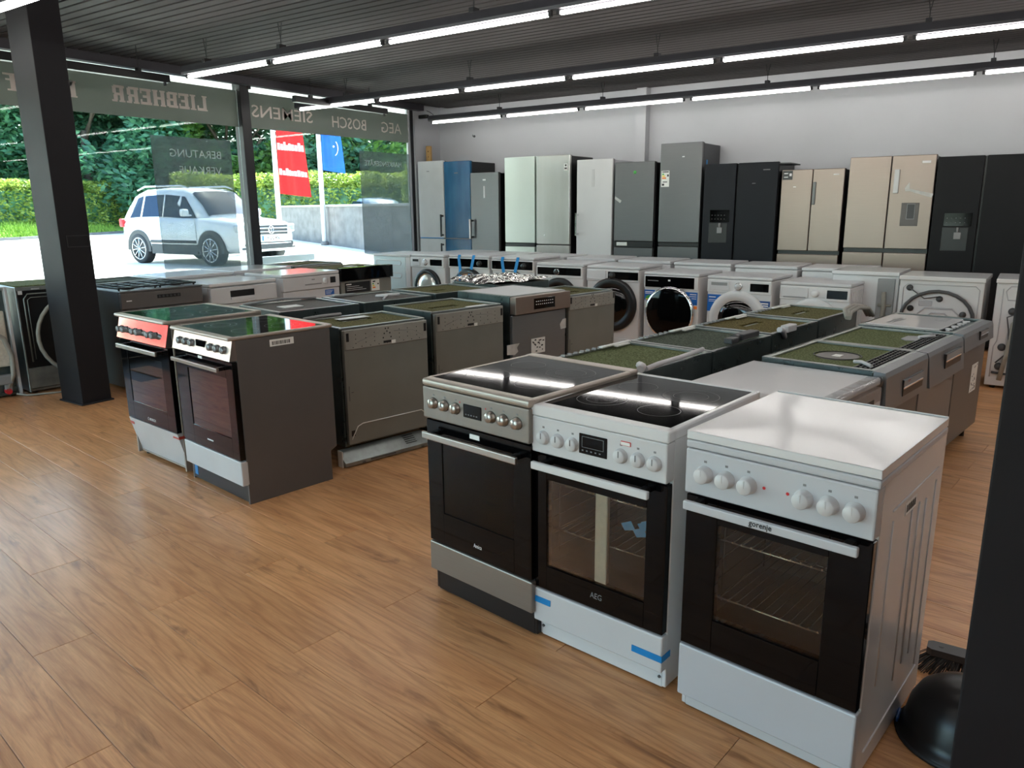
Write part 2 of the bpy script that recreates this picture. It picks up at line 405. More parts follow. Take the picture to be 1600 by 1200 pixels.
# ------------------------------------------------------------------ walls and ceiling
B().box(XW, XE, YB, YB+0.2, -0.14, 3.3).obj('wall_back', wallm, kind='structure')
B().box(XE, XE+0.2, YF, YB+0.2, -0.14, 3.3).obj('wall_right', wallm, kind='structure')
wf = B(); wf.box(-1.5, XE, YF-0.2, YF, -0.14, 3.3); wf.box(XW, -7.7, YF-0.2, YF, -0.14, 3.3); wf.box(-7.7, -1.5, YF-0.2, YF, 2.75, 3.3); wf.box(-7.7, -1.5, YF-0.2, YF, -0.14, 0.12)
wf.obj('wall_front', wallm, kind='structure')
win2 = bpy.data.objects.new('window_2', None); COL.objects.link(win2); win2['kind'] = 'structure'
fr2 = B().frame(-7.7, -1.5, 0.12, 2.75, 0.07, YF-0.13, YF-0.05)
for xm in (-5.65, -3.6): fr2.box(xm-0.04, xm+0.04, YF-0.13, YF-0.05, 0.12, 2.75)
fr2.obj('window_frame', blackmat, win2)
for xa, xb in zip((-7.63, -5.61, -3.56), (-5.69, -3.64, -1.57)): B().box(xa, xb, YF-0.095, YF-0.089, 0.19, 2.68).obj('window_pane', pane_glass, win2)
B().box(XW-0.12, XW+0.06, 9.25, YB+0.2, -0.14, 3.3).obj('wall_left', wallm, kind='structure')
B().box(-4.57, -4.43, YB-0.13, YB, 0, ZC).obj('trim_1', wallm, kind='structure')
ceiling = B().box(XW-0.1, XE, YF, YB, ZC+0.03, ZC+0.28).obj('ceiling', ceilm, kind='structure')
sl = B().box(-7.84, XE-0.02, -0.0435, 0.0435, 0, 0.022, 0.004, 1)
slme = bpy.data.meshes.new('ceiling_slat'); sl.bm.to_mesh(slme); sl.bm.free(); slme.materials.append(slatm)
y = YF+0.06
while y < YB-0.04:
    o = bpy.data.objects.new('ceiling_slat', slme); COL.objects.link(o); o.parent = ceiling; o.location = (0, y, ZC); y += 0.105
B().box(-7.96, -7.84, YF, 9.25, 2.935, ZC+0.06, 0.004).obj('trim_2', railm, kind='structure')

# ------------------------------------------------------------------ shop window with film, lettering and posters
win = bpy.data.objects.new('window_1', None); COL.objects.link(win); win['kind'] = 'structure'
fm = B()
fm.box(XW-0.06, XW+0.06, YF, 9.25, 0.0, 0.1, 0.004); fm.box(XW-0.06, XW+0.06, YF, 9.25, 2.985, 3.06, 0.004)
fm.box(XW-0.03, XW+0.03, 9.18, 9.25, 0.1, 2.985, 0.004)
fm.obj('window_frame', blackmat, win)
for ym in (6.175, 3.1, 0.03, -3.0):
    B().box(XW-0.07, XW+0.075, ym-0.065, ym+0.065, 0.1, 2.985, 0.006).obj('mullion', blackmat, win)
edges = [YF, -3.0, 0.03, 3.1, 6.175, 9.2]
for a, b_ in zip(edges, edges[1:]):
    B().box(XW-0.006, XW+0.0, a+0.066 if a > YF else a, b_-0.066 if b_ < 9 else b_-0.04, 0.1, 2.985).obj('window_pane', pane_glass, win)
    B().box(XW+0.0015, XW+0.0035, a+0.07, b_-0.07 if b_ < 9 else b_-0.042, 2.48, 2.895).obj('film_band', filmm, win, 'opaque grey film band along the top of the pane')
XL = XW+0.004
def wtext(s, ya, yb, zc, h, bold=0.008, m=filmtxt, x=XL, name='lettering'):
    text(s, win, name, m, (x+0.0012, (ya+yb)/2, zc), (0, -1, 0), (0, 0, 1), abs(ya-yb), h, bold, 0.0008)
wtext('SIEMENS', 7.275, 6.31, 2.685, 0.145); wtext('BOSCH', 8.265, 7.62, 2.665, 0.15); wtext('AEG', 9.005, 8.58, 2.668, 0.15, 0.0)
def slab(word, y_right, ww, zc, h, gap):
    """block slab-serif capitals cut from vinyl, reading correctly from outside (towards -Y)."""
    t, w, q = 0.30, ww, 0.10          # stem, letter width, serif height (fractions of h)
    st = {'L': [(0, t+.16, 0, q), (.08, t+.08, 0, 1), (0, t+.16, 1-q, 1), (t, .92, 0, .18), (.78, .92, 0, .34)],
          'I': [(0, t+.2, 0, q), (.1, t+.1, 0, 1), (0, t+.2, 1-q, 1)],
          'E': [(0, .9, 0, .17), (.08, t+.08, 0, 1), (0, .9, .83, 1), (t, .7, .42, .58), (.76, .9, 0, .32), (.76, .9, .68, 1)],
          'B': [(0, .8, 0, .16), (.08, t+.08, 0, 1), (0, .78, .84, 1), (t, .8, .43, .58), (.64, .94, .06, .5), (.62, .9, .54, .94)],
          'H': [(0, .44, 0, q), (0, .44, 1-q, 1), (.06, .38, 0, 1), (.6, 1.04, 0, q), (.6, 1.04, 1-q, 1), (.66, .98, 0, 1), (.3, .7, .42, .58)],
          'R': [(0, .46, 0, q), (.08, t+.08, 0, 1), (0, .8, .84, 1), (t, .8, .4, .55), (.64, .92, .5, .92), (.56, .86, .1, .42), (.6, 1.0, 0, .12)],
          'N': [(0, .42, 0, q), (.06, .32, 0, 1), (0, .4, 1-q, 1), (.72, .98, 0, 1), (.62, 1.06, 1-q, 1)],
          'e': [(.05, .8, 0, .14), (.05, .3, 0, .7), (.05, .8, .58, .7), (.56, .8, .3, .7), (.05, .8, .28, .4)],
          'f': [(0, .56, 0, q), (.1, .4, 0, .95), (.1, .7, .88, 1), (0, .6, .58, .69)]}
    yy = y_right
    for ch in word:
        b = B()
        wd = max(r[1] for r in st[ch])
        for k, (a, c_, d, e) in enumerate(st[ch]):
            xx = XL + 0.0005*0.2*k
            b.box(xx, xx+0.0012, yy-c_*w, yy-a*w, zc-h/2+d*h, zc-h/2+e*h)
        if ch == 'N':
            b.prism([(yy-.08*w, zc+h/2), (yy-.36*w, zc+h/2), (yy-.96*w, zc-h/2), (yy-.7*w, zc-h/2)], 'x', XL, XL+0.0013)
        b.obj('lettering', filmtxt, win); yy -= (wd+gap)*w
slab('LIEBHERR', 5.70, 0.142, 2.70, 0.165, 0.1)
slab('Neff', 4.225, 0.19, 2.69, 0.155, 0.08)
# sheer posters hung on the glass
pa = B().box(XW+0.006, XW+0.009, 4.95, 5.96, 0.75, 2.31).obj('film_poster', posterm, win, 'sheer grey poster with two pale words')
pb = B().box(XW+0.006, XW+0.009, 8.1, 9.155, 0.75, 2.31).obj('film_poster', posterm, win, 'sheer grey poster with one pale word')
wtext('BERATUNG', 5.815, 5.16, 2.135, 0.085, 0, postertxt, XW+0.0105); wtext('VERKAUF', 5.805, 5.26, 1.955, 0.085, 0, postertxt, XW+0.0105)
wtext('MARKENGERÄTE', 8.97, 8.19, 2.155, 0.085, 0, postertxt, XW+0.0105)

# ------------------------------------------------------------------ columns
col = thing('column', 'square charcoal column on the left standing before the shop window', 'column', (-6.26, 3.02, 0))
B().box(-0.165, 0.165, -0.115, 0.115, 0.004, ZC+0.02, 0.004).obj('shaft', pillarm, col)
B().box(-0.18, 0.18, -0.13, 0.13, 0.0, 0.012, 0.003).obj('base_plate', blackmat, col)
cp = B().frame(-0.085, 0.085, -0.045, 0.045, 0.006, -0.004, 0.004).obj('cover_plate', blackmat, col)
cp.rotation_euler = (0, 0, R(90)); cp.location = (0.166, 0.02, 1.28)
col2 = thing('column', 'black column at the right edge of the picture, near the dustpan', 'column', (0.14, 1.88, 0))
B().box(-0.154, 0.16, -0.13, 0.13, 0.004, ZC+0.02, 0.004).obj('shaft', pillarm, col2)
B().box(-0.157, 0.165, -0.135, 0.135, 0.0, 0.03, 0.003).obj('base_plate', blackmat, col2)

# ------------------------------------------------------------------ hanging fluorescent rows
def light_row(y, tubes, hang, label, ends=None):
    x0, x1 = tubes[0][0]-0.04, tubes[-1][1]+0.04
    if ends: x0, x1 = ends
    t = thing('fluorescent_light_row', label, 'ceiling light', ((x0+x1)/2, y, 2.745), 0, 'hanging fluorescent rows')
    o = (x0+x1)/2
    B().prism([(-0.034, 0.0), (0.034, 0.0), (0.038, 0.02), (0.03, 0.075), (-0.03, 0.075), (-0.038, 0.02)], 'x', x0-o, x1-o).obj('trunking', railm, t)
    for a, b_ in tubes:
        tb = B().cyl((a+0.03-o, 0, -0.022), (b_-0.03-o, 0, -0.022), 0.0135, 12).obj('tube', tubem, t)
        for e in (a+0.012, b_-0.012):
            B().box(e-0.012-o, e+0.012-o, -0.014, 0.014, -0.034, 0.004, 0.003).obj('lamp_holder', blackmat, t)
    for hx in hang:
        h = B().box(hx-0.022-o, hx+0.022-o, -0.036, 0.036, 0.07, 0.105, 0.004)
        top = ZC-2.745
        h.tube([(hx-o, 0, 0.105), (hx-o, 0, 0.15)], 0.004, 6)
        h.tube([(hx-o, 0, 0.15), (hx-0.022-o, 0, top)], 0.0038, 5); h.tube([(hx-o, 0, 0.15), (hx+0.022-o, 0, top)], 0.0038, 5)
        h.obj('hanger', blackmat, t)
    return t
def more(a, step, end):
    out = []
    while a < end: out.append((a, a+step-0.04)); a += step
    return out
light_row(4.58, [(-6.77, -5.59), (-5.55, -4.26), (-4.22, -2.77), (-2.73, -1.32)] + more(-1.28, 1.36, 4), [-6.45, -5.42, -3.4, -1.3, 0.8, 2.9],
          'second row of hanging fluorescent tubes, its left end above the window mullion')
r3 = light_row(6.84, [(-7.85, -6.52), (-6.48, -5.28), (-5.24, -3.96), (-3.92, -2.47), (-2.43, -0.98)] + more(-0.94, 1.4, 4), [-7.0, -5.15, -3.02, -0.84, 1.3, 3.4],
          'third row of hanging fluorescent tubes, crossing the middle of the ceiling')
light_row(9.03, [(-7.52, -6.26), (-6.2, -5.05), (-4.98, -3.62), (-3.55, -2.17), (-2.12, -0.65)] + more(-0.6, 1.4, 4), [-6.3, -4.71, -2.66, -0.52, 1.7, 3.8],
          'rearmost row of hanging fluorescent tubes, just before the white back wall')
light_row(2.45, more(-7.3, 1.36, 4), [-6.2, -4.0, -1.9, 0.3, 2.5], 'nearest row of hanging fluorescent tubes, cut off at the top left corner')
light_row(0.2, more(-7.3, 1.36, 4), [-6.2, -4.0, -1.9, 0.3, 2.5], 'row of hanging fluorescent tubes right above the viewer')
light_row(-2.1, more(-7.3, 1.36, 4), [-6.2, -4.0, -1.9, 0.3, 2.5], 'row of hanging fluorescent tubes behind the viewer')
def dark_bar(x, ya, yb, label):
    t = thing('unlit_light_bar', label, 'ceiling light', (x, (ya+yb)/2, 2.72), 0)
    h = (yb-ya)/2
    B().prism([(-0.034, 0.0), (0.034, 0.0), (0.03, 0.07), (-0.03, 0.07)], 'y', -h, h).obj('trunking', black, t)
    for e in (-h+0.25, h-0.3):
        k = B().box(-0.025, 0.025, e-0.02, e+0.02, 0.068, 0.1, 0.004); k.tube([(0, e, 0.1), (0, e, ZC-2.72)], 0.003, 6); k.obj('hanger', blackmat, t)
    B().box(-0.012, 0.012, h-0.05, h-0.03, -0.03, 0.0, 0.003).obj('lamp_holder', blackmat, t)
dark_bar(-7.2, 2.3, 4.66, 'black unlit light bar running along the window behind the left column')
dark_bar(-7.3, 6.3, 7.84, 'black unlit light bar along the window near its right end')
br = thing('ceiling_bracket', 'small black bracket fixed on top of the window mullion', 'bracket', (XW+0.16, 6.175, 2.9))
B().box(-0.09, 0.09, -0.05, 0.05, 0.05, 0.085, 0.006).box(-0.02, 0.02, -0.02, 0.02, 0.0, 0.05, 0.004).box(-0.12, -0.09, -0.03, 0.03, 0.0, 0.12, 0.004).obj('arm', blackmat, br)
cb = thing('wall_camera', 'small black device with a looped cable high in the window corner', 'camera', (XW+0.14, 9.37, 2.86))
B().box(-0.08, 0.09, -0.03, 0.03, -0.02, 0.035, 0.01).obj('housing', black, cb)
B().tube([(0.07, 0, 0), (0.13, 0.02, -0.05), (0.16, 0.05, -0.02), (0.12, 0.09, 0.04), (0.05, 0.1, 0.08), (0.0, 0.08, 0.1)], 0.005, 6).obj('cable', black, cb)
B().cyl((-0.09, 0, 0.0), (-0.06, 0, 0.0), 0.018, 14).obj('lens', blackgloss, cb)
# ------------------------------------------------------------------ cookers
def cooker(name, label, org, yaw, W, z, D, mt, win_, hob='glass', knobs=(), kz=0.79, kr=0.02, kd=0.02, knobm=None, disp=None,
           handle=(0.06, 0.46, 0.68, 0.025), handlem=None, notch=False, plinth_rec=0.03, drawer_tilt=0.0, lid=False, group=None, tilt=0.0, racks=(), glass=oven_glass):
    """z = (plinth top, drawer top, door top, panel top, overall height); mt = dict of materials."""
    t = thing(name, label, 'cooker', (org[0], org[1], 0), yaw, group)
    zp, zd, zo, zc, zt = z
    b = B(); yb = D-0.06 if notch else D
    for x0, x1 in ((0.0, 0.014), (W-0.014, W)):
        if notch: b.prism([(0.03, 0.0), (yb, 0.0), (yb, 0.17), (D-0.02, 0.19), (D-0.02, zc), (0.03, zc)], 'x', x0, x1)
        else: b.box(x0, x1, 0.03, D, 0.012, zc+0.01, 0.002, 1)
    b.box(0.014, W-0.014, yb-0.02, yb-0.005, 0.02, zc); b.box(0.014, W-0.014, 0.05, yb-0.02, 0.02, 0.03)
    b.box(0.014, W-0.014, 0.045, yb-0.02, zo-0.005, zo+0.01)
    b.obj('body', mt['side'], t)
    wx0, wx1, wz0, wz1 = win_
    cx0, cx1, cz0, cz1, cy1 = max(wx0-0.03, .03), min(wx1+0.03, W-.03), wz0-0.02, wz1+0.03, D-0.14
    c = B()
    c.quad((cx0,.035,cz0),(cx1,.035,cz0),(cx1,cy1,cz0),(cx0,cy1,cz0)).quad((cx0,.035,cz1),(cx1,.035,cz1),(cx1,cy1,cz1),(cx0,cy1,cz1))
    c.quad((cx0,.035,cz0),(cx0,cy1,cz0),(cx0,cy1,cz1),(cx0,.035,cz1)).quad((cx1,.035,cz0),(cx1,cy1,cz0),(cx1,cy1,cz1),(cx1,.035,cz1))
    c.quad((cx0,cy1,cz0),(cx1,cy1,cz0),(cx1,cy1,cz1),(cx0,cy1,cz1)); c.obj('oven_cavity', oven_in, t)
    for rz, rk in racks:
        r = B(); xa, xb = cx0+0.015, cx1-0.015
        r.tube([(xa, .05, rz), (xb, .05, rz)], .0028, 6); r.tube([(xa, cy1-.02, rz), (xb, cy1-.02, rz)], .0028, 6)
        for i in range(rk): 
            xx = xa+(xb-xa)*(i+.5)/rk; r.tube([(xx, .048, rz+.001), (xx, cy1-.02, rz+.001)], .0016, 5); r.box(xx-.002, xx+.002, .046, .052, rz, rz+.006)
        r.obj('oven_rack', wire, t)
    lad = B()
    for xx in (cx0+0.012, cx1-0.012):
        for yy in (.09, cy1-.08): lad.tube([(xx, yy, cz0+.04), (xx, yy, cz1-.03)], .0022, 5)
        for q in range(4):
            zz = cz0+.06+q*.06; lad.tube([(xx, .06, zz), (xx, cy1-.05, zz)], .0022, 5)
    lad.obj('rack_support', wire, t)
    # oven door
    d = B(); x0, x1, z0, z1 = 0.003, W-0.003, zd+0.004, zo-0.006
    d.box(x0, wx0, 0, .03, z0, z1, .002, 1); d.box(wx1, x1, 0, .03, z0, z1, .002, 1)
    d.box(wx0, wx1, 0.0, .03, z0, wz0, .0015, 1); d.box(wx0, wx1, 0.0, .03, wz1, z1, .0015, 1)
    door = d.obj('door', blackgloss, t)
    B().box(wx0-.001, wx1+.001, .004, .008, wz0-.001, wz1+.001).obj('door_window', glass, door)
    ha, hb, hz, hh = handle
    h = B().box(ha, hb, -.05, -.034, hz-hh/2, hz+hh/2, .004)
    h.obj('handle', handlem or steel_h, door)
    hp = B()
    for e in (ha+.03, hb-.03): hp.box(e-.012, e+.012, -.036, .004, hz-.008, hz+.010, .002, 1)
    hp.obj('handle_bracket', black, door)
    # control panel
    cpn = B(); ph = zc-zo
    if tilt: cpn.prism([(-.012, zo+.002), (tilt-.012, zc), (.05, zc), (.05, zo+.002)], 'x', .001, W-.001)
    else: cpn.box(.001, W-.001, -.012, .05, zo+.002, zc, .005)
    cp_ = cpn.obj('control_panel', mt['panel'], t)
    for kx in knobs:
        k = B().lathe((kx, -.012+tilt*(kz-zo)/ph, kz), [(kr*1.12, 0), (kr*1.12, -.003), (kr, -.004), (kr*.96, -kd+.003), (kr*.86, -kd), (0, -kd)], 28)
        kk = k.obj('knob', knobm or steel_h, cp_)
        B().box(kx-.0015, kx+.0015, -.0135-kd+tilt*(kz-zo)/ph, -.0115-kd+tilt*(kz-zo)/ph, kz-.002, kz+kr*.82).obj('pointer', mt.get('pointer', ink_grey), cp_)
        m_ = B().box(kx-.004, kx+.004, -.0128, -.0118, kz+kr*1.5, kz+kr*1.5+.006)
        if not tilt: m_.obj('printed_mark', ink_grey, cp_)
        else: m_.bm.free()
    if disp:
        dd = B().box(disp[0], disp[1], -.0145+tilt*.5, -.008+tilt*.5, disp[2], disp[3], .0015, 1).obj('display', blackgloss, cp_)
        if mt.get('dispframe'):
            q = .006; B().frame(disp[0]+.012, disp[1]-.012, disp[2]+.022, disp[3]-.008, .0012, -.0152, -.0146).obj('display_frame', ink_grey, cp_)
        dm = B()
        for i in range(5): dm.box(disp[0]+.012+i*(disp[1]-disp[0]-.024)/5, disp[0]+.018+i*(disp[1]-disp[0]-.024)/5, -.0152+tilt*.5, -.0144+tilt*.5, disp[2]+.010, disp[2]+.014)
        dm.obj('touch_symbols', ink_grey, cp_)
    # drawer and plinth
    if drawer_tilt: B().prism([(0, zd), (.03, zd), (drawer_tilt+.03, zp), (drawer_tilt, zp)], 'x', .002, W-.002).obj('drawer', mt['drawer'], t)
    else: B().box(.0, W, -.002, .04, zp+.002, zd-.002, .005).obj('drawer', mt['drawer'], t)
    if plinth_rec is not None: B().box(.012, W-.012, plinth_rec, plinth_rec+.02, .008, zp+.02, .003, 1).obj('plinth', mt['plinth'], t)
    B().cyl((.05, .08, 0), (.05, .08, .03), .018, 12).cyl((W-.05, .08, 0), (W-.05, .08, .03), .018, 12).cyl((.05, D-.1, 0), (.05, D-.1, .03), .018, 12).cyl((W-.05, D-.1, 0), (W-.05, D-.1, .03), .018, 12).obj('foot', black, t)
    # top
    if lid:
        B().box(-.002, W+.002, -.008, D-.002, zc+.001, zc+.024, .006).obj('hob_plate', mt['hob'], t)
        lo = B(); zz = zc+.026
        def sag(u, v):
            e = min(u, 1-u, v*1.0, 1-v)*2
            return (-.001+u*(W+.002), -.006+v*(D-.012), zt - .0045*math.sin(min(1, e*1.4)*math.pi/2)*(0.6+0.8*u*(1-v)))
        lo.grid(sag, 26, 26); lo.box(-.001, W+.001, -.006, -.002, zz, zt-.001, .0015, 1); lo.box(-.001, .004, -.004, D-.006, zz, zt-.001); lo.box(W-.004, W+.001, -.004, D-.006, zz, zt-.001); lo.box(-.001, W+.001, D-.012, D-.006, zz, zt+.004, .002, 1)
        lo.obj('lid', mt['lid'], t)
    else:
        rim = .022
        h = B()
        h.box(-.003, W+.003, -.014, rim+.012, zc+.001, zt, mt.get('rimbev', .012), 3)
        h.box(-.003, rim, .01, D, zc+.001, zt, .007); h.box(W-rim, W+.003, .01, D, zc+.001, zt, .007); h.box(-.003, W+.003, D-mt.get('rear', .05), D, zc+.001, zt+.002, .006)
        hb_ = h.obj('hob_frame', mt['hob'], t)
        B().box(rim-.002, W-rim+.002, .03, D-mt.get('rear', .05)+.004, zc+.004, zt-.001).obj('hob_glass', mt.get('glass', hobglass), t)
        zg = zt-.0007
        for (zx, zy, zr) in ((.28*W, .19, .085), (.72*W, .18, .068), (.28*W, .42, .07), (.7*W, .41, .095)):
            r_ = B()
            for rr in ((zr,) if zr < .08 else (zr, zr*.62)):
                r_.lathe((zx, zy, zg), [(rr-.0009, 0), (rr+.0009, 0.0001)], 44, 'z')
            r_.obj('cooking_zone', ink_grey, hb_)
    return t, door, cp_

W1 = 0.535
am, amd, amc = cooker('electric_cooker', 'stainless steel cooker with black oven door and dark drawer plinth, leftmost of the front three',
    (-1.833, 2.112), -8.7, W1, (.104, .228, .73, .853, .884), .625, dict(side=black, panel=warm_steel, drawer=warm_steel, plinth=black, hob=greyhob, rear=.055),
    (.085, .45, .36, .645), knobs=(.062, .122, .182, .36, .42, .482), kz=.796, kr=.0185, disp=(.222, .313, .772, .821), handle=(.03, .505, .676, .026),
    racks=((.60, 22), (.45, 14)))
B().box(.24, .29, -.003, .0005, .692, .71, .001, 1).obj('badge', sticker_white, amd)
text('Amica', amd, 'lettering', ink_white, (.268, -.0005, .279), (1, 0, 0), (0, 0, 1), .042, .016)
for kx in (.062, .122, .182, .36, .42, .482):
    B().lathe((kx, -.0125, .796), [(.0205, 0), (.0225, -.0012), (.0225, -.0002)], 28).obj('knob_ring', black, amc)
B().lathe((.205, -.0125, .823), [(.003, -.001), (0, -.0015)], 10).lathe((.335, -.0125, .821), [(.003, -.001), (0, -.0015)], 10).obj('pilot_light', ink_red, amc)
B().tube([(.10, .05, .585), (.12, .05, .612), (.40, .05, .612), (.425, .05, .585)], .003, 6).obj('rack_handle', wire, am)

ae, aed, aec = cooker('electric_cooker', 'white cooker with glass hob, taped drawer and foam bar behind the oven glass',
    (-1.309, 2.052), -6.9, .512, (.076, .204, .704, .83, .868), .62, dict(side=white, panel=white2, drawer=white2, plinth=white, hob=white, rimbev=.006, rear=.025, dispframe=1),
    (.055, .44, .297, .612), knobs=(.052, .112, .171, .353, .413, .47), kz=.762, kr=.0215, kd=.016, knobm=white2, disp=(.197, .303, .74, .806), handle=(.026, .47, .671, .026), handlem=white,
    racks=((.585, 18), (.42, 12)))
B().box(.245, .292, .012, .03, .30, .612, .003, 1).obj('foam_bar', styro, ae)
fb = B(); random.seed(5)
for i in range(7):
    a = .33+random.random()*.1; b_ = .50+random.random()*.05; fb._new([(a, .03, b_), (a+.03, .04, b_+.012), (a+.05, .035, b_-.012), (a+.015, .028, b_-.02)], [(0, 1, 2, 3)])
fb.obj('crumpled_wrapper', tape, ae)
text('AEG', aed, 'lettering', ink_grey, (.262, -.0005, .256), (1, 0, 0), (0, 0, 1), .045, .02)
B().box(.352, .388, -.0145, -.0118, .797, .811, .001, 1).obj('energy_tag', ink_red, aec); B().box(.354, .386, -.0155, -.0144, .799, .809).obj('energy_tag_face', sticker_white, aec)
for x0, x1, zz, tl in ((.0, .075, .162, -.006), (.405, .513, .128, .0)):
    B().box(x0, x1, -.0045, -.0022, zz-.011, zz+.011).obj('tape_strip', tape, ae, 'blue tape strip on the drawer front')
B().box(.5125, .514, -.004, .05, .117, .139).obj('tape_strip', tape, ae)
for sx in (.02, .49): B().cyl((sx, .031, .045), (sx, .026, .045), .005, 10).obj('screw', steel_dark, ae)

go, god, goc = cooker('electric_cooker', 'white cooker with closed white lid and six round knobs, at the front right',
    (-0.734, 1.957), -8.3, .512, (.058, .231, .71, .842, .892), .60, dict(side=white, panel=white_cool, drawer=white_cool, plinth=white2, hob=white_cool, lid=white, pointer=white2),
    (.10, .405, .34, .634), knobs=(.062, .125, .188, .337, .40, .462), kz=.777, kr=.0225, kd=.028, knobm=white2, handle=(.018, .488, .688, .026), handlem=white_cool, lid=True,
    racks=((.57, 12), (.39, 13)))
text('gorenje', god, 'lettering', ink, (.245, -.0505, .688), (1, 0, 0), (0, 0, 1), .062, .02, 0.01)
B().lathe((.233, -.0125, .78), [(.0045, -.001), (0, -.0015)], 12).lathe((.296, -.0125, .78), [(.0045, -.001), (0, -.0015)], 12).obj('pilot_light', ink_red, goc)
sd = B()   # pressed ribs in the right side panel
for yy, za, zb in ((.13, .25, .72), (.3, .18, .70), (.37, .2, .70), (.44, .2, .69), (.53, .12, .72)): sd.tube([(.5125, yy, za), (.5125, yy, zb)], .0032, 6)
sd.tube([(.5125, .08, .075), (.5125, .55, .105)], .0032, 6); sd.tube([(.5125, .12, .75), (.5125, .54, .755)], .0032, 6)
sd.obj('pressed_rib', white, go)
B().box(.5122, .5132, .235, .335, .70, .735).obj('barcode_label', sticker_white, go)
bc = B()
for i in range(14): bc.box(.5131, .5135, .243+i*.006, .246+i*.006 + (.0015 if i % 3 == 0 else 0), .707, .728)
bc.obj('barcode', ink, go)

si, sid, sic = cooker('electric_cooker', 'grey-sided cooker with a brushed drawer front and barcode label on its side panel',
    (-3.863, 2.366), -8.3, .64, (.104, .24, .765, .868, .886), .60, dict(side=taupe, panel=satin_steel, drawer=silver_paint, plinth=black, hob=greyhob, rear=.04, glass=hobglass2),
    (.135, .565, .352, .672), knobs=(.085, .155, .222, .43, .50, .572), kz=.817, kr=.019, kd=.018, knobm=steel, disp=(.272, .372, .785, .842), handle=(.05, .57, .718, .022), handlem=champagne, notch=True, tilt=.024,
    racks=((.56, 20), (.46, 14)), glass=oven_glass2)
B().box(.28, .325, -.003, .0005, .742, .756, .001, 1).obj('badge', sticker_white, sid)
B().box(.29, .355, -.0012, .0, .293, .300).obj('printed_mark', ink_white, sid)
B().box(.6402, .6412, .215, .355, .812, .848, .0005, 1).obj('barcode_label', sticker_white, si)
bc = B()
for i in range(18): bc.box(.6411, .6415, .228+i*.006, .231+i*.006+(.0015 if i % 4 == 0 else 0), .819, .838)
bc.obj('barcode', ink, si)
B().box(.03, .065, .028, .03, .03, .085).obj('energy_sticker', tape, si)

bo, bod, boc = cooker('electric_cooker', 'cooker with mirror-like control panel and white slanted drawer, left of the grey-sided cooker',
    (-4.565, 2.441), -6.3, .63, (.02, .248, .754, .88, .902), .60, dict(side=greyhob, panel=mirror_steel, drawer=silver_paint, plinth=black, hob=greyhob, rear=.04, glass=hobglass2),
    (.09, .53, .365, .66), knobs=(.055, .115, .24, .3, .435, .495), kz=.81, kr=.0185, kd=.03, knobm=steel, handle=(.06, .57, .715, .026), drawer_tilt=.055, plinth_rec=None, tilt=.03,
    racks=((.5, 14),), glass=oven_glass2)
text('BOSCH', bod, 'lettering', ink_white, (.335, -.0005, .283), (1, 0, 0), (0, 0, 1), .075, .016)
B().lathe((.28, -.001, .283), [(.007, 0), (.009, -.0006), (.009, 0)], 18).obj('printed_mark', ink_white, bod)
B().box(-.001, .05, .006, .008, .205, .222).box(.56, .632, .0055, .008, .215, .232).box(.6305, .632, .005, .05, .215, .232).obj('tape_strip', redtape, bo)

# ------------------------------------------------------------------ built-in dishwashers
def felt_top(t, W, H, D, felt, cut=None, rimm=None, sink=.012):
    f = B()
    def keep(x, y): return not (cut and cut[0] < x < cut[1] and cut[2] < y < cut[3])
    xs = sorted({.03, W-.03} | ({cut[0], cut[1]} if cut else set())); ys = sorted({.045, D-.03} | ({cut[2], cut[3]} if cut else set()))
    for xa, xb in zip(xs, xs[1:]):
        for ya, yb in zip(ys, ys[1:]):
            if keep((xa+xb)/2, (ya+yb)/2): f.box(xa, xb, ya, yb, H-sink-.008, H-sink+.002)
    f.obj('felt_pad', felt, t)
    if cut: B().box(cut[0]-.01, cut[1]+.01, cut[2]-.01, cut[3]+.01, H-sink-.014, H-sink-.008).obj('metal_lid', galv, t)

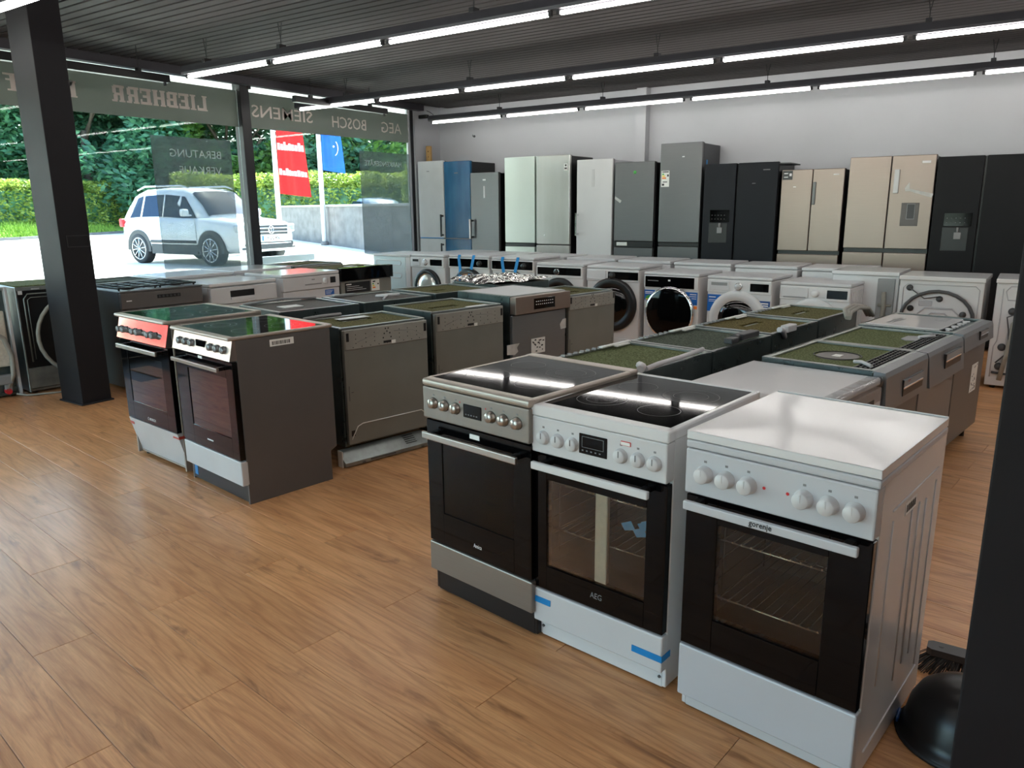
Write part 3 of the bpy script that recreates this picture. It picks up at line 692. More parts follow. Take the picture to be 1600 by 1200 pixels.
def dishwasher(name, label, org, yaw, W, H, D, felt, front='plate', cut=(.24, .5, .2, .29), side=galv_dark, group=None, split=.13, bottom=.12, doorm=greypanel, panelm=greypanel, proud=0.0, frame=galv, tray=False):
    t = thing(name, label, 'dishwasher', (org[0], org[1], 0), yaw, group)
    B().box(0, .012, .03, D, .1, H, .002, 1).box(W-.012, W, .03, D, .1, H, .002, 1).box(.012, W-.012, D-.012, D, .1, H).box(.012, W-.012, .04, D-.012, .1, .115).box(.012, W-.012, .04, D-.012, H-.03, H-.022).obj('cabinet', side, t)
    if tray is False: B().box(.02, W-.02, .07, D-.04, .0, .1).obj('plinth', black, t)
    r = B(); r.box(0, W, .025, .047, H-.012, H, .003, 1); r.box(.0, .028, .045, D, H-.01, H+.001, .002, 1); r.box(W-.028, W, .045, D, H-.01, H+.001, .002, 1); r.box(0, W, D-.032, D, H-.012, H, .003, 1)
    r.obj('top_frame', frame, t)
    if felt: felt_top(t, W, H, D, felt, cut)
    if front == 'plate':
        d = B().box(.012, W-.004, 0, .028, bottom, H-.012, .003, 1).obj('door', doorm, t)
        p = B().box(.018, W-.008, -.006, .0, H-split, H-.014, .003, 1).obj('mounting_plate', plate_sheet, d, 'lighter perforated fitting plate')
        k = B()
        xc = W*.5
        for i in range(9): k.cyl((.07+i*(W-.14)/8, -.0066, H-split+.012), (.07+i*(W-.14)/8, -.004, H-split+.012), .0032, 8)
        for xx in (.09, .16, W-.16, W-.09, xc-.09, xc+.09):
            for zz in (.04, .07, .1): k.cyl((xx, -.0066, H-split+zz*.85), (xx, -.004, H-split+zz*.85), .0032, 8)
        for a, b_ in ((-.028, .045), (.028, .045), (-.02, .07), (.02, .07), (0, .082), (-.01, .1), (.01, .1)): k.cyl((xc+a, -.0066, H-split+b_), (xc+a, -.004, H-split+b_), .005, 8)
        k.box(xc-.028, xc+.028, -.007, -.004, H-split+.012, H-split+.026)
        k.box(.026, .044, -.007, -.004, H-split+.05, H-split+.1); k.box(W-.034, W-.016, -.007, -.004, H-split+.05, H-split+.1)
        k.obj('fixing_hole', black, d)
        B().tube([(.1, -.006, H-split+.04), (xc-.05, -.006, H-split+.085)], .0012, 4).tube([(xc+.05, -.006, H-split+.08), (W-.12, -.006, H-split+.07), (W-.05, -.006, H-split+.03)], .0012, 4).obj('pressed_line', ink_grey, d)
        B().box(xc+.03, xc+.06, -.008, -.006, H-split+.004, H-split+.024).obj('small_label', sticker_white, d)
        B().box(.03, .032, -.0012, 0, H*.47, H*.58).box(.045, .06, -.0012, 0, H*.53, H*.533).box(W-.03, W-.028, -.0012, 0, H*.42, H*.52).box(W-.055, W-.04, -.0012, 0, H*.48, H*.483).obj('scribed_mark', ink, d)
    return t

Pb = Vector((-3.273, 2.961)); a79 = R(79); U = Vector((math.cos(a79), math.sin(a79))); V = Vector((-math.sin(a79), math.cos(a79)))
def at(u, v): p = Pb + U*u + V*v; return (p.x, p.y)
P1 = (-3.271+.075*math.cos(R(77.6)), 2.962+.075*math.sin(R(77.6)))
d1 = dishwasher('built_in_dishwasher', 'bare grey dishwasher with olive felt top and silver base tray beside the grey-sided cooker', P1, 77.6, .622, .826, .5, feltA, cut=(.2, .42, .3, .39), tray=True)
B().tube([(.03, -.002, .15), (.075, -.002, .225), (.11, -.002, .238), (.55, -.002, .238), (.6, -.002, .20)], .0028, 6).obj('piping_line', sticker_white, d1)
B().box(.03, .055, -.0015, .0, .17, .205).obj('latch_slot', black, d1)
bt = B().prism([(.03, .095), (-.055, .03), (-.055, .008), (.03, .008)], 'x', -.055, .56).obj('base_tray', galv, d1)
tr = B()
for i in range(5): tr.box(.4, .48, -.036+i*.012, -.031+i*.012, .0505+i*.0092, .053+i*.0092)
tr.obj('vent_slot', black, bt)
B().box(.12, .3, -.0605, -.054, .018, .026).box(.06, .08, -.0605, -.054, .012, .02).box(.5, .52, -.0605, -.054, .012, .02).obj('screw_plate', steel_dark, bt)
B().box(-.062, -.056, -.03, .02, .0, .1).obj('side_strip', sticker_white, d1)
B().box(.18, .4, .31, .38, .826, .829).obj('shiny_lid_plate', silver_paint, d1)
B().tube([(.02, .47, .835), (.16, .49, .838), (.3, .5, .836)], .011, 8).obj('vent_pipe', greyplast, d1)
d2 = dishwasher('built_in_dishwasher', 'bare grey built-in dishwasher with olive felt top, second in the row facing the aisle', at(.82, .065), 79, .635, .838, .56, feltA, cut=(.18, .42, .22, .29))
B().box(.38, .56, .05, .12, .828, .832).obj('white_foam_scrap', styro, d2)
# steel front dishwasher with touch panel
d3 = dishwasher('built_in_dishwasher', 'steel-fronted dishwasher with dark touch panel and torn white tape, third in the row', at(1.555, .075), 79, .605, .878, .6, None, front=None, side=galv_dark)
dr = B().box(.0, .58, 0, .028, .1, .735, .003, 1).obj('door', steel, d3)
pn = B().box(.005, .605, -.03, .03, .745, .872, .004).obj('control_panel', champagne, d3)
B().box(.195, .425, -.032, -.029, .768, .848, .001, 1).obj('display', blackgloss, pn)
ic = B(); random.seed(3)
for i in range(9):
    for j in range(2): ic.box(.215+i*.022, .225+i*.022, -.0328, -.0318, .80+j*.022, .806+j*.022)
ic.obj('touch_symbols', ink_white, pn)
B().box(.02, .59, .03, .6, .868, .877, .004).obj('white_top_sheet', white2, d3)
sk = B().box(.195, .345, -.002, -.0005, .43, .545).obj('paper_label', sticker_white, d3)
ik = B()
for i in range(18):
    a, b_ = .205+random.random()*.12, .44+random.random()*.09; ik.box(a, a+.01+.01*random.random(), -.0026, -.0018, b_, b_+.008)
ik.obj('printed_mark', ink, d3)
B().prism([(.515, .62), (.545, .655), (.585, .66), (.585, .585), (.525, .58)], 'y', -.0025, -.001).prism([(-.06, .53), (.07, .53), (.04, .50), (.055, .47), (.02, .45), (-.06, .46)], 'y', -.0025, -.001).obj('torn_tape', clear_tape, d3)
d4 = dishwasher('built_in_dishwasher', 'bare grey built-in dishwasher with felt top, last of the row next to the washing machines', at(2.19, .1), 79, .6, .826, .56, feltA, cut=(.2, .4, .2, .27), split=.115)
def back_unit(u0, u1, v0, v1): return at(u1, v1)
def facing_back(label, u0, u1, H, felt, **k):
    return dishwasher('built_in_dishwasher', label, at(u1, 1.4), 259, u1-u0, H, .6, felt, front='plate', **k)
o1 = facing_back('open-framed dishwasher with bitumen sheet top, behind the cooker with a barcode', .12, .74, .845, feltE, cut=None)
B().box(.3, .45, .25, .36, .83, .84).obj('white_foam_scrap', styro, o1); B().tube([(.02, .05, .85), (.3, .03, .862), (.6, .05, .85)], .009, 8).obj('hose', greyplast, o1)
o2 = facing_back('open-framed dishwasher with bitumen top and a loose white plastic lever on it', .78, 1.4, .845, feltE, cut=None)
lv_ = B().prism([(.08, .3), (.12, .25), (.26, .24), (.3, .28), (.26, .33), (.12, .34)], 'z', .838, .85); lv_.tube([(.2, .3, .846), (.3, .42, .852), (.38, .5, .846)], .008, 6); lv_.obj('plastic_lever', white2, o2)
B().box(.35, .55, .06, .1, .845, .858).obj('hose_clip', greyplast, o2)
o3 = facing_back('built-in dishwasher with olive felt top in the rear row, behind the second grey one', 1.44, 2.06, .855, feltA, cut=(.3, .44, .3, .36))
o4 = facing_back('built-in dishwasher covered by a crumpled silver foil sheet', 2.12, 2.74, .87, feltE, cut=None)
fo = B(); random.seed(11)
from mathutils import noise as mnoise
def foilf(u, v):
    x, y = -.04+u*.7, -.02+v*.62; d = min(u, 1-u, v, 1-v)
    return (x, y, .885 + .035*math.sin(min(1, d*3)*1.57) + .022*mnoise.noise(Vector((x*7, y*7, 1.3))) + .01*mnoise.noise(Vector((x*20, y*20, 4))) + .012*mnoise.noise(Vector((x*3, y*26, 2))))
fo.grid(foilf, 34, 30, False); fo.obj('foil_sheet', foil, o4)

# right-hand block: column A faces +X, column B faces -X
Qb = Vector((-0.145, 5.702)); a81 = R(80.8); U2 = Vector((math.cos(a81), math.sin(a81))); V2 = Vector((-math.sin(a81), math.cos(a81)))
def at2(u, v): p = Qb + U2*u + V2*v; return (p.x, p.y)
def steel_dw(label, u0, u1, H, felt, doorm, panz, pocket, protr=.03, side=galv_dark):
    W = u1-u0
    t = dishwasher('steel_front_dishwasher', label, at2(u0, .03), 80.8, W, H, .56, felt, front=None, cut=None, side=side)
    dr = B().box(.006, W-.006, 0.0, .03, .09, panz-.004, .004).obj('door', doorm, t)
    pn = B().prism([(-.03-protr*.3, panz), (-.03, H-.028), (-.022, H-.006), (.028, H-.002), (.028, panz)], 'x', .003, W-.003).obj('control_panel', steel, t)
    a, b_, z0, z1 = pocket; yf = -.0315-protr*.2
    B().box(a, b_, yf-.003, yf+.012, z0, z1, .003).obj('handle_pocket', black, pn)
    B().box(a+.006, b_-.006, yf-.005, yf, z0+(z1-z0)*.42, z0+(z1-z0)*.56, .002, 1).obj('pocket_lip', chrome, pn)
    B().box(a+.006, b_-.006, yf-.0045, yf, z0+(z1-z0)*.6, z1-.004).obj('display_strip', greyplast, pn)
    B().cyl((.06, .06, 0), (.06, .06, .1), .018, 10).cyl((W-.06, .06, 0), (W-.06, .06, .1), .018, 10).obj('foot', black, t)
    B().box(.01, W-.01, .06, .075, .02, .1).obj('plinth', steel_dark, t)
    return t, dr, pn
def grid_tray(t, W, H):
    g = B()
    for i in range(4): g.box(.03, W-.03, .055+i*.022, .06+i*.022, H-.006, H+.002)
    for i in range(16): g.box(.03+i*(W-.06)/15-.003, .03+i*(W-.06)/15+.003, .055, .126, H-.008, H)
    g.obj('grid_tray', black, t)
wA, drA, pnA = steel_dw('steel dishwasher with a red-marked display and round cutout in its green felt top', -2.045, -1.405, .764, feltC, steel_dark, .575, (.235, .545, .61, .69))
grid_tray(wA, .64, .764)
B().lathe((.3, .3, .756), [(.11, .0), (.115, .003), (.11, .004)], 36, 'z').obj('felt_cutout', black, wA)
B().prism([(.18+.12*math.cos(i*math.pi/9)+.12, .3+.1*math.sin(i*math.pi/9)) for i in range(18)], 'z', .7545, .7555).obj('bare_metal_patch', taupe, wA)
B().box(.27, .33, .28, .32, .7556, .758).obj('paper_label', sticker_white, wA)
B().tube([(.07, .06, .77), (.12, .12, .775), (.13, .16, .77)], .009, 6).obj('white_pipe', white2, wA)
B().box(.29, .33, -.042, -.037, .672, .684).obj('red_logo_mark', ink_red, pnA)
wB, drB, pnB = steel_dw('steel dishwasher with green felt top between two steel ones in the right-hand column', -1.395, -.725, .763, feltC, steel, .575, (.27, .58, .635, .715), .06)
grid_tray(wB, .66, .763)
B().prism([(.36, .13), (.5, .13), (.53, .17), (.5, .22), (.38, .22), (.34, .18)], 'z', .752, .758).obj('bare_metal_patch', greyplast, wB)
B().tube([(.42, .14, .77), (.5, .08, .772)], .009, 6).obj('white_pipe', white2, wB)
wC, drC, pnC = steel_dw('tall-panelled steel dishwasher with white top sheet and a printed sheet stuck on its door', -.715, -.005, .772, None, steel_dark, .66, (.345, .54, .69, .745))
B().box(.07, .61, .12, .54, .764, .775, .003, 1).obj('white_top_sheet', white, wC)
B().prism([(.14, .42), (.4, .40), (.46, .43), (.4, .45), (.16, .45)], 'z', .7745, .776).box(.44, .58, .18, .24, .7745, .776).obj('slot_opening', greyplast, wC)
cl = B()
for i in range(8): cl.box(.08+i*.065, .1+i*.065, .07, .09+.02*(i % 2), .764, .774, .002, 1)
cl.obj('hinge_clip', white2, wC)
B().box(.42, .57, -.0012, .0, .34, .52).obj('paper_label', sticker_white, drC)
ik = B(); random.seed(9)
for i in range(26):
    a, b_ = .43+random.random()*.11, .35+random.random()*.155; ik.box(a, a+.012+.01*random.random(), -.0018, -.001, b_, b_+.007)
ik.obj('printed_mark', ink_grey, drC)
# white one wrapped in clear film
ww = thing('dishwasher', 'white freestanding dishwasher in clear plastic film, behind the lidded front cooker', 'dishwasher', at2(-2.69, .02) + (0,), 80.8)
B().box(0, .63, .03, .6, .03, .70, .006).obj('cabinet', white, ww)
B().box(-.003, .633, -.003, .61, .706, .742, .01, 3).obj('top_plate', white, ww)
dd = B().box(.003, .627, 0, .03, .09, .56, .004).obj('door', white_cool, ww)
pp = B().box(.003, .627, -.012, .03, .565, .70, .006).obj('control_panel', white_cool, ww)
B().box(.28, .53, -.015, -.01, .60, .66, .004).obj('handle_pocket', black, pp)
wr = B(); random.seed(4)
def wrap(u, v):
    x = -.012+u*.66; s = v*.16
    if s < .1: return (x, -.014-.003*mnoise.noise(Vector((x*18, s*30, 0))), .64+s+.004*mnoise.noise(Vector((x*25, s*22, 3))))
    y = s-.115; return (x, y, .7445+.003*abs(mnoise.noise(Vector((x*22, y*40, 5)))))
wr.grid(wrap, 40, 12)
filmclear = glass_mat('clear_packing_film', (250, 250, 250), 1.35, 0.08)
wr.obj('plastic_film', filmclear, ww)
# column B
def colB(label, u0, u1, H, felt, cut): return dishwasher('built_in_dishwasher', label, at2(u1, 1.335), 260.8, u1-u0, H, .545, felt, front='plate', cut=cut)
c1 = colB('built-in dishwasher with light green felt top, right behind the glass-topped white cooker', -2.83, -2.185, .78, feltC, None)
c2 = colB('built-in dishwasher with dark blue-green felt top, behind the light green felt one', -2.165, -1.505, .78, feltB, None)
c3 = colB('built-in dishwasher with brownish felt top and oval cutout, third in its column', -1.485, -.845, .785, feltD, (.18, .42, .22, .27))
c4 = colB('built-in dishwasher with olive felt top, rearmost in its column before the washing machines', -.825, -.165, .79, feltA, (.2, .42, .25, .3))
for c in (c1, c2, c3, c4):
    B().box(.04, .3, .06, .085, .786, .796, .003, 1).box(.08, .2, .085, .105, .784, .79).obj('white_foam_scrap', styro, c)
    g = B()
    for i in range(12): g.box(.03+i*.05, .045+i*.05, .05, .075, .785, .793)
    g.obj('clip_strip', greyplast, c)
B().tube([(.05, .52, .80), (.3, .545, .80), (.5, .55, .80), (.6, .55, .792)], .012, 8).tube([(.58, .5, .8), (.6, .53, .8), (.64, .545, .795)], .018, 8).obj('white_rail', white2, c1)
md = B().box(.1, .3, .46, .52, .785, .82, .006).box(.36, .44, .48, .53, .785, .815, .006); md.cyl((.3, .49, .8), (.36, .49, .8), .02, 14); md.obj('motor_unit', dkgrey, c2)
hz = B()
for k in range(3):
    o = k*.022; hz.tube([(.02+o*.3, .62+o, .76), (.08, .6+o, .83-o*.3), (.22, .585+o, .845-o*.3), (.4, .6+o, .835-o*.3), (.52, .66+o*.4, .80)], .0125, 8)
hz.obj('drain_hose', hosegrey, c4, 'coiled pale grey hoses')
B().tube([(.5, .55, .75), (.55, .56, .80), (.62, .57, .81)], .016, 8).box(.4, .52, .53, .58, .78, .82, .006).obj('hose_connector', white2, c3)
# ------------------------------------------------------------------ row along the window (facing +X)
gk = thing('gas_cooker', 'dark inox gas range with black cast iron grates, right behind the left column', 'cooker', (-6.215, 3.375, 0), 86)
B().box(0, .015, .03, .6, .02, .84, .003, 1).box(.715, .73, .03, .6, .02, .84, .003, 1).box(.015, .715, .58, .6, .02, .84).obj('body', steel_dark, gk)
pn = B().box(.003, .727, -.01, .04, .70, .835, .005).obj('control_panel', taupe, gk)
B().box(.31, .52, -.0125, -.008, .77, .80, .01, 3).obj('display', black, pn)
kn = B()
for i in range(6): kn.cyl((.33+i*.034, -.017, .785), (.33+i*.034, -.011, .785), .009, 12)
kn.obj('button', dkgrey, pn)
B().box(.045, .09, -.0108, -.0098, .765, .773).obj('printed_mark', ink_white, pn)
B().box(.004, .726, 0, .035, .12, .695, .004).obj('door', taupe, gk)
hd = B().box(.18, .56, -.04, -.02, .655, .675, .005).box(.2, .22, -.022, .002, .658, .672).box(.52, .54, -.022, .002, .658, .672); hd.obj('handle', steel_dark, gk)
B().box(.004, .726, .002, .035, .02, .115, .004).obj('drawer', taupe, gk)
B().box(-.003, .733, -.012, .6, .838, .852, .004).obj('hob_plate', steel_dark, gk)
for gx in (.02, .375):
    g = B()
    for yy in (.06, .16, .30, .42, .54): g.box(gx, gx+.335, yy-.006, yy+.006, .866, .878)
    for xx in (.004, .11, .22, .33): g.box(gx+xx-.006 if xx else gx, gx+xx+.006, .06, .54, .862, .878)
    for xx in (.01, .32):
        for yy in (.07, .53): g.box(gx+xx-.006, gx+xx+.006, yy-.006, yy+.006, .85, .87)
    g.obj('pan_grate', black, gk)
for bx, by, r in ((.15, .17, .04), (.58, .17, .035), (.15, .43, .03), (.58, .43, .045), (.365, .3, .05)):
    B().lathe((bx, by, .852), [(r*1.3, 0), (r*1.3, .006), (r, .008), (r, .016), (r*.8, .02), (0, .02)], 24, 'z').obj('gas_burner', black, gk)

def freestand(name, label, y0, W, H, topm=white, xf=-6.2, yaw=89, body=white, group=None, D=.6):
    t = thing(name, label, 'dishwasher', (xf, y0, 0), yaw, group)
    B().box(.002, W-.002, .028, D, .03, H-.034, .006).obj('cabinet', body, t)
    B().box(-.002, W+.002, -.004, D+.004, H-.032, H, .008, 3).obj('top_plate', topm, t)
    return t
w1_ = freestand('dishwasher', 'white dishwasher with black control strip and grip, beside the gas range by the window', 4.2, .745, .842)
B().box(.004, .741, 0, .03, .1, .64, .004).obj('door', white2, w1_)
pn = B().box(.004, .741, -.014, .03, .645, .80, .008, 3).obj('control_panel', white2, w1_)
B().box(.21, .475, -.018, -.01, .705, .765, .004).obj('display', black, pn)
B().prism([(.21, .70), (.475, .70), (.47, .685), (.4, .672), (.29, .672), (.215, .685)], 'y', -.022, -.012).obj('grip_lip', white, pn)
B().box(.39, .47, -.0225, -.0215, .656, .664).obj('printed_mark', ink_white, pn)
bk_ = freestand('dishwasher', 'white dishwasher with round dial and blue sticker, left of the black-topped one', 5.03, .755, .862)
B().box(.004, .751, 0, .03, .1, .685, .004).obj('door', white2, bk_)
pn = B().box(.004, .751, -.012, .03, .69, .825, .006).obj('control_panel', white2, bk_)
B().lathe((.545, -.012, .765), [(.032, 0), (.03, -.004), (.026, -.02), (.022, -.022), (0, -.022)], 24).box(.543, .547, -.036, -.033, .748, .785).obj('knob', white, pn)
B().box(.62, .695, -.0145, -.01, .735, .80, .002, 1).obj('display', black, pn)
B().box(.28, .5, -.015, -.01, .735, .748, .002, 1).obj('handle_pocket', greyplast, pn)
B().box(.37, .41, -.0128, -.0118, .785, .795).obj('printed_mark', ink_grey, pn)
B().box(.55, .675, -.002, -.0005, .61, .665).obj('energy_sticker', sticker_blue, bk_)
ik = B()
for i in range(3): ik.box(.56, .66-.015*i, -.0026, -.0018, .65-i*.014, .655-i*.014)
ik.obj('printed_line', ink_white, bk_)
kb = thing('built_in_dishwasher', 'dishwasher with black panel and energy label, last of the window row before the washing machines', 'dishwasher', (-6.2, 5.815, 0), 86)
B().box(0, .012, .03, .58, .05, .83).box(.74, .752, .03, .58, .05, .83).box(.012, .74, .56, .58, .05, .83).obj('cabinet', galv_dark, kb)
B().box(.006, .746, .0, .03, .1, .73, .003, 1).obj('door', greypanel, kb)
B().box(-.003, .755, -.03, .04, .735, .874, .004).obj('control_panel', blackgloss, kb)
B().box(.06, .42, -.002, -.0005, .595, .71).obj('black_sticker', black, kb)
ik = B().box(.075, .15, -.0026, -.0018, .685, .697)
for i in range(3): ik.box(.08, .26+.05*i, -.0026, -.0018, .665-i*.02, .669-i*.02)
ik.obj('printed_line', ink_white, kb)
el = B().box(.44, .56, -.002, -.0005, .595, .72).obj('energy_label', sticker_white, kb)
B().box(.46, .5, -.0026, -.0018, .69, .705).box(.53, .55, -.0026, -.0018, .66, .675).obj('printed_mark', ink, el)
for i, m_ in enumerate((ink_green, ink_yellow, ink_orange)): B().box(.455, .475+.012*i, -.0026, -.0018, .665-i*.022, .68-i*.022).obj('rating_arrow', m_, el)
B().box(.02, .73, .06, .56, 0, .06).obj('plinth', black, kb)
B().box(.01, .742, .04, .58, .845, .862, .003, 1).obj('felt_pad', feltA, kb)
B().box(.3, .42, .2, .3, .862, .868).box(.52, .6, .1, .2, .862, .87).obj('white_foam_scrap', styro, kb)
# second rank by the glass, only tops show
def rank2(label, y0, W, H, kind):
    if kind == 'white': 
        t = freestand('dishwasher', label, y0, W, H, xf=-6.95, D=.6); B().box(.004, W-.004, 0, .03, .1, H-.2, .004).obj('door', white2, t); B().box(.004, W-.004, -.01, .03, H-.19, H-.035, .005).obj('control_panel', white2, t)
    else:
        dishwasher('built_in_dishwasher', label, (-6.95, y0), 89, W, H, .58, kind, cut=(.2, .42, .2, .28))
rank2('built-in dishwasher with grey top close to the glass, behind the gas range', 3.5, .7, .865, feltB)
rank2('white dishwasher close to the glass, behind the one with the black control strip', 4.25, .74, .872, 'white')
rank2('white dishwasher close to the glass, behind the one with a blue sticker', 5.03, .74, .875, 'white')
rank2('built-in dishwasher with olive felt top close to the glass, behind the black-panelled one', 5.83, .74, .875, feltA)

# two units left of the column, seen from behind
rb = thing('built_in_dishwasher', 'dishwasher showing its black pan and two looping grey hoses, behind the left column', 'dishwasher', (-6.86, 2.86, 0), 82)
B().box(0, .014, 0, .6, .02, .9, .003, 1).box(.586, .6, 0, .6, .02, .9, .003, 1).box(.014, .586, .03, .6, .02, .04).box(.014, .586, .58, .6, .04, .9).box(.014, .586, 0, .02, .87, .9).box(.014, .586, 0, .02, .05, .22).obj('cabinet', galv, rb)
B().box(.014, .586, .02, .035, .22, .87).obj('tub_pan', black, rb)
B().tube([(.06, .015, .27), (.06, .015, .80), (.09, .015, .84), (.56, .015, .84)], .006, 6).tube([(.085, .012, .29), (.085, .012, .79), (.11, .012, .81), (.56, .012, .81)], .003, 6).obj('seam_bead', galv, rb)
B().box(.01, .6, .02, .6, .895, .91, .004).obj('felt_pad', feltC, rb)
for t_ in (rb,): B().cyl((.05, .06, 0), (.05, .06, .04), .018, 10).cyl((.55, .06, 0), (.55, .06, .04), .018, 10).cyl((.05, .54, 0), (.05, .54, .04), .018, 10).cyl((.55, .54, 0), (.55, .54, .04), .018, 10).obj('foot', black, t_)
for rr, dx in ((.33, .0), (.22, .1)):
    hs = B(); pts = []
    for i in range(15):
        a = R(100+i*12); pts.append((.46+dx*.3+rr*1.05*math.cos(a), -.02, .47+rr*1.05*math.sin(a)))
    hs.tube(pts, .016, 10).obj('drain_hose', hosegrey, rb)
B().box(.02, .05, -.006, .0, .84, .87).box(.12, .18, -.006, .0, .875, .885).box(.24, .3, -.006, .0, .875, .885).obj('fixing_clip', silver_paint, rb)
rk = thing('built_in_dishwasher', 'dishwasher showing its beige insulation mat and hose, at the left picture edge', 'dishwasher', (-6.95, 2.21, 0), 82)
B().box(0, .014, 0, .6, .02, .9, .003, 1).box(.014, .586, .03, .6, .02, .04).box(.014, .586, .58, .6, .04, .9).box(.014, .586, .05, .06, .04, .88).obj('cabinet', galv_dark, rk)
B().box(.578, .6, -.01, .05, .08, .905, .003, 1).box(.582, .6, -.008, .6, .02, .9).obj('corner_post', silver_paint, rk)
B().box(.02, .56, .02, .05, .26, .72, .012, 3).obj('insulation_mat', ivory, rk)
B().box(.0, .6, .0, .6, .9, .912, .004).obj('top_sheet', silver_paint, rk)
B().cyl((.05, .06, 0), (.05, .06, .04), .018, 10).cyl((.55, .08, 0), (.55, .08, .04), .018, 10).cyl((.05, .54, 0), (.05, .54, .04), .018, 10).cyl((.55, .54, 0), (.55, .54, .04), .018, 10).obj('foot', black, rk)
B().tube([(.5, .0, .08), (.55, -.02, .2), (.56, -.02, .35), (.52, -.02, .5), (.4, -.02, .6), (.25, 0, .62)], .02, 10).obj('drain_hose', hosegrey, rk)
B().box(.4, .54, -.03, .03, .12, .2, .01).box(.48, .53, -.02, .02, .06, .12, .006).obj('pump_housing', greyplast, rk)
B().cyl((.5, -.02, .06), (.5, .03, .06), .025, 14).obj('red_cap', ink_red, rk)
B().tube([(.55, -.02, .03), (.62, -.06, .012), (.8, -.12, .01), (1.0, -.16, .01)], .008, 6).obj('power_cord', hosegrey, rk)

# ------------------------------------------------------------------ washing machines
YWM = 7.25
def washer(label, x0, x1, H, style, yaw=-1.0, y=YWM, group=None, name='washing_machine'):
    W = x1-x0
    t = thing(name, label, 'washing machine', (x0, y, 0), yaw, group)
    B().box(0, W, .012, .57, .025, H-.032, .012, 3).obj('body', white, t)
    B().box(-.003, W+.003, .004, .575, H-.03, H, .012, 3).obj('top_plate', white2, t)
    B().cyl((.06, .07, 0), (.06, .07, .03), .022, 12).cyl((W-.06, .07, 0), (W-.06, .07, .03), .022, 12).cyl((.06, .5, 0), (.06, .5, .03), .022, 12).cyl((W-.06, .5, 0), (W-.06, .5, .03), .022, 12).obj('foot', black, t)
    ph = .125; pz = H-.034-ph
    fac = B().box(.002, W-.002, -.006, .02, pz, H-.032, .008, 3).obj('control_panel', style.get('panel', white), t)
    B().box(.004, W-.004, .0, .02, .06, .13, .004).obj('kick_flap', white, t)
    s = style
    if s.get('band'):
        a, b_, lo, hi = s['band']; B().box(a*W, b_*W, -.010, -.004, pz+lo, pz+hi, .004).obj('display_band', blackgloss, fac)
    if s.get('pill'):
        a, b_ = s['pill']; B().box(a*W, b_*W, -.011, -.004, pz+.022, pz+.103, .035, 5).obj('display_band', blackgloss, fac)
    if s.get('drawer'):
        a, b_ = s['drawer']; dr = B().box(a*W, b_*W, -.014, -.002, pz+.02, pz+ph-.012, .006).obj('detergent_drawer', white2, fac)
        dz = pz+ph*.55 if s.get('drawer_slot') else pz+.018
        B().box(a*W+.02, b_*W-.02, -.0155, -.012, dz, dz+.03 if s.get('drawer_slot') else dz+.012, .004).obj('drawer_grip', s.get('gripm', greyplast), dr)
    if s.get('dial'):
        dx, dr_ = s['dial'][0]*W, s['dial'][1]; dm = s.get('dialm', white2)
        yf = -.010 if (s.get('band') or s.get('pill')) else -.006
        B().lathe((dx, yf, pz+ph*.52), [(dr_*1.25, 0), (dr_*1.22, -.003), (dr_*1.02, -.004), (dr_, -.022), (dr_*.9, -.025), (0, -.025)], 30).obj('dial', dm, fac)
        if s.get('dialring'): B().lathe((dx, yf-.002, pz+ph*.52), [(dr_*1.3, 0), (dr_*1.32, -.003), (dr_*1.12, -.004)], 30).obj('dial_ring', chrome, fac)
    if s.get('disp'):
        a, b_ = s['disp']; B().box(a*W, b_*W, -.009, -.004, pz+.025, pz+.1, .003).obj('display', blackgloss, fac)
    for a, b_, c_, d_, m_ in s.get('marks', ()): B().box(a*W, b_*W, -.0118, -.0098, pz+c_, pz+d_).obj('printed_mark', m_, fac)
    # door
    if s.get('door', True):
        r = s.get('r', .235)*W/.6; cz = s.get('cz', .46)*H/.85; cx = W/2
        rim, gl = s.get('rim', chrome), s.get('glass', blackgloss)
        dd = B().lathe((cx, .012, cz), [(r*1.0, 0), (r*1.0, -.022), (r*.965, -.036), (r*.86, -.04), (r*.80, -.032), (r*.78, -.02)], 48).obj('door', rim, t)
        if s.get('inner'):
            B().lathe((cx, .012, cz), [(r*.87, -.040), (r*.80, -.042), (r*.66, -.030), (r*.64, -.02)], 48).obj('door_ring', s['inner'], dd)
        rg = .66 if s.get('inner') else .8
        if s.get('full'): rg = .95
        B().lathe((cx, .012, cz), [(r*rg, -.03 if not s.get('full') else -.036), (r*rg*.85, -.044), (r*rg*.5, -.054), (0, -.057)], 40).obj('door_glass', gl, dd)
        if s.get('drum'): B().lathe((cx, .0115, cz), [(r*.64, -.001), (0, -.0012)], 40).obj('drum', steel_bright, dd)
        if s.get('hand'): B().box(cx+r*.86, cx+r*.95, -.045, -.026, cz-.05, cz+.05, .005).obj('door_handle', s['hand'], dd)
    return t, fac
A0 = thing('washing_machine', 'white machine turned sideways showing its embossed side, at the left end of the washer row', 'washing machine', (-7.09, 7.25, 0), 0)
B().box(0, .545, .004, .6, .025, .905, .006).obj('body', mat('pale_side_enamel', (206, 222, 226), 0.3, noise=(3, 0.02)), A0)
B().box(-.002, .63, 0, .604, .907, .94, .008, 3).obj('top_plate', white2, A0)
B().box(.548, .63, .004, .6, .03, .905, .01, 3).obj('front_edge', white, A0)
em = B()
for za, zb in ((.80, .86), (.64, .70)): em.tube([(.06, .003, za), (.46, .003, za), (.48, .003, (za+zb)/2), (.46, .003, zb), (.06, .003, zb), (.04, .003, (za+zb)/2)], .005, 6, True)
em.obj('embossed_rib', white, A0)
B().cyl((.06, .07, 0), (.06, .07, .03), .022, 12).cyl((.5, .07, 0), (.5, .07, .03), .022, 12).cyl((.06, .5, 0), (.06, .5, .03), .022, 12).cyl((.5, .5, 0), (.5, .5, .03), .022, 12).obj('foot', black, A0)

